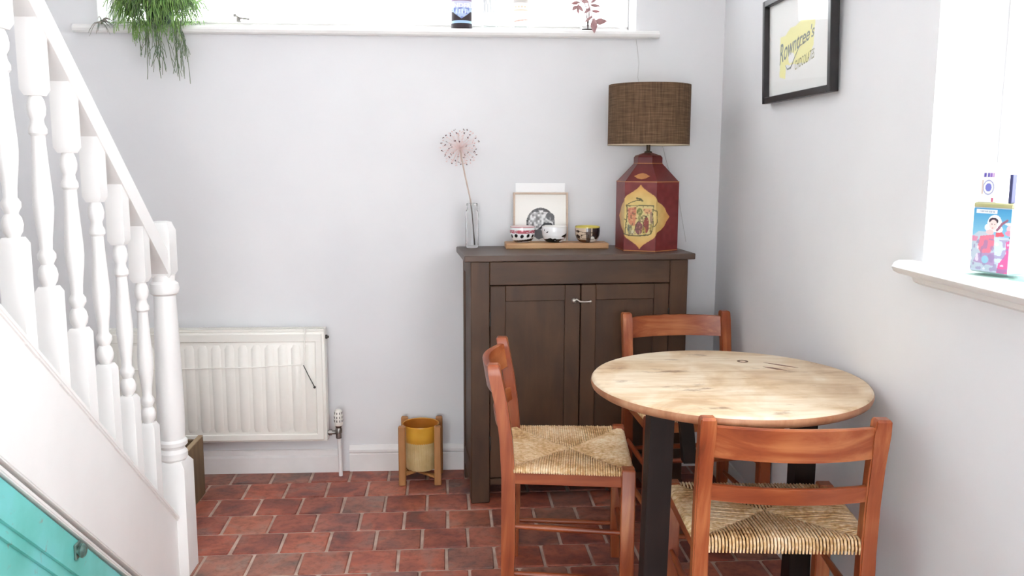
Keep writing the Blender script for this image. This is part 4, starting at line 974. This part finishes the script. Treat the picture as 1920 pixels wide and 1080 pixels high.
MB().tube([(0.0, 0.0, 0.01), (-0.01, -0.005, 0.10), (-0.03, -0.02, 0.13), (-0.048, -0.03, 0.10), (-0.055, -0.035, 0.085)], [0.0026, 0.0026, 0.0024, 0.002, 0.0016], 6).build('stem', M_RL2, rp, 180)
def leaf(base, tip, width, mat, par, droop=0.0):
    b, t_ = Vector(base), Vector(tip); d = t_-b; L = d.length; s_ = d.cross(Vector((0, 1, 0))).normalized(); nrm = s_.cross(d).normalized(); m = MB(); rings = []
    for f, w_ in ((0, 0.06), (0.15, 0.55), (0.35, 0.95), (0.55, 0.92), (0.8, 0.5), (1.0, 0.04)):
        c = b+d*f+nrm*droop*L*math.sin(f*pi); h_ = width*w_/2
        rings.append([c-s_*h_+nrm*0.001, c+nrm*(-0.0015), c+s_*h_+nrm*0.001, c+nrm*0.0006])
    m.grid_rings(rings); m.build('leaf', mat, par, 60)
for b_, t_, w_, mt in (((0.016, -0.064, 0.045), (0.018, -0.068, -0.018), 0.030, M_RL2), ((0.018, -0.06, 0.030), (0.072, -0.068, 0.032), 0.028, M_RL), ((0.012, -0.06, 0.055), (-0.024, -0.066, 0.026), 0.014, M_RL2), ((0.006, -0.055, 0.075), (0.044, -0.062, 0.070), 0.014, M_RL), ((0.004, -0.05, 0.090), (-0.026, -0.06, 0.062), 0.016, M_RL2), ((0.0, -0.05, 0.10), (0.046, -0.055, 0.094), 0.014, M_RL), ((-0.05, -0.03, 0.10), (-0.074, -0.045, 0.078), 0.018, M_RL2), ((-0.05, -0.03, 0.105), (-0.026, -0.045, 0.072), 0.016, M_RL2), ((-0.04, -0.028, 0.115), (-0.078, -0.04, 0.105), 0.016, M_RL), ((-0.036, -0.026, 0.12), (-0.004, -0.05, 0.112), 0.018, M_RL2), ((-0.05, -0.032, 0.095), (-0.046, -0.045, 0.062), 0.012, M_RL), ((0.004, -0.04, 0.11), (0.03, -0.05, 0.125), 0.014, M_RL2)):
    leaf(b_, t_, w_, mt, rp, 0.08)

# ------------------------------------------------------------------ bottles on the back sill
def bottle(name, x, y, r_, h_, glass, label, cat='bottle'):
    t = thing(name, label, cat, (x, y, ZW), 0, 'bottles on the back window sill')
    MB().lathe([(0.001, 0.003), (r_*0.85, 0.0), (r_, 0.005), (r_, h_*0.58), (r_*0.92, h_*0.64), (r_*0.4, h_*0.74), (r_*0.34, h_*0.78), (r_*0.34, h_*0.97), (r_*0.4, h_*0.975), (r_*0.4, h_), (r_*0.28, h_), (r_*0.28, h_*0.78), (r_*0.85, h_*0.6), (r_*0.9, 0.012), (0.001, 0.012)], seg=36, cap0=False, cap1=False).build('bottle_glass', glass, t, 40)
    c = MB(); c.lathe([(r_*0.27, h_*0.93), (r_*0.27, h_*1.0), (r_*0.42, h_*1.005), (r_*0.42, h_*1.06), (r_*0.36, h_*1.065)], seg=24); c.build('stopper', M_BLACK, t, 40)
    return t
M_DARKG = plain('dark_bottle_glass', (52, 40, 44), (38, 34, 44), 14, 0.12, spec=0.7)
b1 = bottle('gin_bottle', -0.002, 3.853, 0.044, 0.25, M_DARKG, 'dark bottle with pale blue pointed label on the sill')
def lab1(u, v):
    C = np.zeros((len(u), 3)); C[:] = (52, 42, 48); up_ = v > 0.070-0.030*np.clip(1-np.abs(u)/1.0, 0, 1)
    n = vnoise(u*0.2+1, v*6+1, 51, 22); put(C, up_, (176, 196, 226)); put(C, up_ & (n > 0.55), (128, 142, 204)); put(C, up_ & (v > 0.085), (206, 208, 236)); put(C, up_ & (v > 0.060) & (v < 0.078) & (np.abs(u) < 0.6) & (np.sin(u*22) > 0.1), (214, 226, 244))
    put(C, (v > 0.022) & (v < 0.033), (168, 200, 232)); put(C, v > 0.112, (150, 128, 160)); return C
def cyl(r_):
    return lambda u, v: (r_*np.sin(u), -r_*np.cos(u), v)
printed('label', M_PRINT, 110, 90, -1.5, 1.5, 0.004, 0.135, cyl(0.0444), lab1, b1, True)
M_WINK = plain('white_label_ink', (240, 244, 250), None, rough=0.6); M_BINK = plain('blue_label_ink', (84, 96, 168), None, rough=0.6)
def onb(t, h_, a0, a1, v0, s): a = a0+(a1-a0)*t; return (0.0448*sin(a), -0.0448*cos(a), v0+h_*s)
lettering('INDER', M_WINK, b1, lambda t, h_: onb(t, h_, -0.95, 0.95, 0.086, 0.024), 1.0, 0, 0.03)
M_CLEARB = pane_mat('clear_bottle_glass', 0.05, (0.97, 0.98, 0.98))
b2 = bottle('clear_bottle', 0.117, 3.90, 0.036, 0.26, M_CLEARB, 'clear glass bottle with faint pale label beside the dark bottle')
def lab2(u, v):
    C = np.full((len(u), 3), 238.0); n = vnoise(u*0.6+2, v*1.2+1, 61, 26); put(C, (n > 0.6) & (v > 0.075), (206, 212, 214)); return C
printed('label', M_PRINT, 60, 40, -1.0, 1.0, 0.055, 0.14, cyl(0.0363), lab2, b2, True)
b3 = bottle('spirit_bottle', 0.250, 3.885, 0.036, 0.26, M_CLEARB, 'clear bottle with faint orange-striped label beside the pink sprig')
def lab3(u, v):
    C = np.full((len(u), 3), 0.0); C[:] = (242, 238, 232); put(C, (np.abs(v-0.042-0.004*u) < 0.0022), (214, 180, 168)); put(C, (np.abs(v-0.085) < 0.0015), (232, 206, 176)); put(C, (np.abs(v-0.098) < 0.004) & (np.sin(u*16) > 0), (230, 214, 190)); put(C, v > 0.115, (206, 200, 196)); return C
printed('label', M_PRINT, 70, 60, -1.1, 1.1, 0.034, 0.135, cyl(0.0363), lab3, b3, True)

# ------------------------------------------------------------------ things on the right sill
TA = math.atan2(-0.090, 0.030)          # direction of the tin's front edge
def tinm(): return Matrix.Rotation(TA, 4, 'Z')
gl_ = tag(MB().b2((-0.004, -0.016, 0.0), (0.23, 0.075, 0.006), 0.001).build('glass_sheet', pane_mat('green_edge_glass', 0.10, (0.84, 0.96, 0.92))), 'sheet of clear glass with green edge lying on the right sill', 'glass sheet')
gl_.location = (1.106, 1.848, ZS); gl_.rotation_euler.z = TA
tin = thing('picture_tin', 'blue and pink tin printed with a lady on the right window sill', 'tin', (1.108, 1.858, ZS+0.006), TA)
tw, td, thh = 0.096, 0.052, 0.150
MB().b2((0, 0, 0), (tw, td, thh-0.006), 0.003).build('tin_body', plain('pale_tin', (206, 214, 216), (170, 190, 206), 14, 0.4), tin)
MB().b2((-0.001, -0.001, thh-0.012), (tw+0.001, td+0.001, thh), 0.003).build('tin_lid', plain('gold_green_tin', (186, 184, 140), (160, 160, 112), 20, 0.35), tin)
def lady(u, v):
    s = 1/360.0; x = u/tw*340+90; y = 390+(1-v/(thh-0.012))*580          # coordinates of a close look
    C = np.zeros((len(u), 3)); g = np.clip((y-380)/300, 0, 1)[:, None]; C[:] = np.array((64, 150, 200))*(1-g)+np.array((150, 206, 226))*g
    put(C, y > 640, (196, 206, 222)); 
    put(C, pmask([(95, 650), (150, 600), (260, 600), (300, 640), (320, 940), (95, 940)], x, y), (186, 200, 212))
    put(C, pmask([(170, 640), (290, 620), (300, 700), (260, 800), (190, 800), (150, 740)], x, y), (222, 128, 150))
    put(C, pmask([(370, 690), (430, 660), (430, 960), (330, 960), (345, 860)], x, y), (232, 104, 160))
    put(C, pmask([(290, 640), (390, 660), (400, 780), (350, 870), (310, 860), (300, 760)], x, y), (206, 226, 240)); put(C, pmask([(300, 600), (350, 590), (380, 630), (300, 640)], x, y), (222, 96, 110))
    put(C, pmask([(95, 640), (150, 650), (140, 690), (95, 690)], x, y), (214, 140, 170)); put(C, pmask([(150, 800), (300, 780), (310, 900), (120, 880)], x, y), (176, 150, 190))
    put(C, ell(x, y, 285, 520, 62, 75), (244, 246, 250)); put(C, ell(x, y, 230, 560, 30, 30) | ell(x, y, 325, 570, 34, 30), (240, 240, 246))
    put(C, ell(x, y, 275, 500, 40, 30), (58, 46, 62)); put(C, ell(x, y, 274, 535, 34, 46), (246, 214, 210)); put(C, ell(x, y, 250, 600, 34, 22), (240, 196, 196))
    put(C, ell(x, y, 262, 528, 5, 4) | ell(x, y, 287, 528, 5, 4), (60, 50, 60)); put(C, ell(x, y, 270, 562, 8, 4), (206, 80, 96))
    put(C, sdist([(310, 580), (350, 520), (390, 490)], x, y) < 10, (150, 100, 120)); put(C, ell(x, y, 420, 560, 30, 30), (236, 200, 206)); put(C, ell(x, y, 415, 600, 36, 24), (226, 150, 180)); put(C, ell(x, y, 420, 520, 46, 14), (226, 232, 240)); put(C, ell(x, y, 432, 640, 16, 14), (60, 50, 70))
    n = vnoise(u+1, v+1, 71, 110); put(C, (n > 0.7) & (y > 660), (150, 130, 176), 0.6); put(C, (n < 0.2) & (y > 640), (240, 236, 244), 0.7); put(C, ell(x, y, 225, 850, 30, 36), (150, 200, 220))
    put(C, (x > 120) & (x < 300) & (y > 400) & (y < 435), (236, 240, 244)); put(C, (x > 150) & (x < 285) & (y > 410) & (y < 426) & (np.sin(x*0.55) > -0.1), (140, 160, 180)); return C
def tpos(u, v): return (u, np.full(u.shape, -0.0008), v)
printed('tin_picture', M_GPRINT, 96, 130, 0.002, tw-0.002, 0.003, thh-0.012, tpos, lady, tin)
ct = thing('small_carton', 'small white carton with purple marks standing on the picture tin', 'carton', (1.112, 1.8615, ZS+0.006+thh), TA)
m = MB(); m.grid_rings([[(0.002+a, 0.004+b, z) for a, b in ((i, j0), (0.046-i, j0), (0.046-i, 0.040-j0), (i, 0.040-j0))] for z, i, j0 in ((0, 0, 0), (0.064, 0, 0), (0.078, 0.003, 0.010), (0.084, 0.006, 0.018))]); m.build('carton_body', plain('white_carton', (240, 238, 242), None, rough=0.5), ct)
def cart(u, v):
    C = np.full((len(u), 3), 242.0); x = u/0.046; y = v/0.064
    for a, b, c in ((0.28, 0.40, (96, 84, 170)), (0.46, 0.58, (110, 96, 180)), (0.60, 0.72, (150, 110, 190)), (0.76, 0.82, (190, 140, 200))): put(C, (x > a) & (x < b) & (y > 0.84) & (y < 0.98), c)
    put(C, ell(x, y, 0.55, 0.50, 0.17, 0.14), (120, 124, 200)); put(C, np.abs(np.hypot((x-0.55)/1.2, (y-0.5))-0.23) < 0.02, (160, 166, 200)); put(C, (x > 0.2) & (x < 0.28) & (y > 0.28) & (y < 0.74), (206, 190, 180)); put(C, (x > 0.74) & (x < 0.84) & (y > 0.03) & (y < 0.16), (206, 90, 130)); return C
printed('carton_print', M_PRINT, 60, 66, 0.001, 0.045, 0.001, 0.063, lambda u, v: (u+0.002, np.full(u.shape, 0.0034), v), cart, ct)
bk = tag(MB().b2((0.078, 0.002, 0), (0.086, 0.014, 0.060), 0.001).build('navy_packet', plain('navy_card', (60, 62, 110), (48, 52, 92), 20, 0.5)), 'slim navy packet standing on the picture tin by the carton', 'packet')
bk.location = (1.112, 1.8615, ZS+0.006+thh); bk.rotation_euler.z = TA
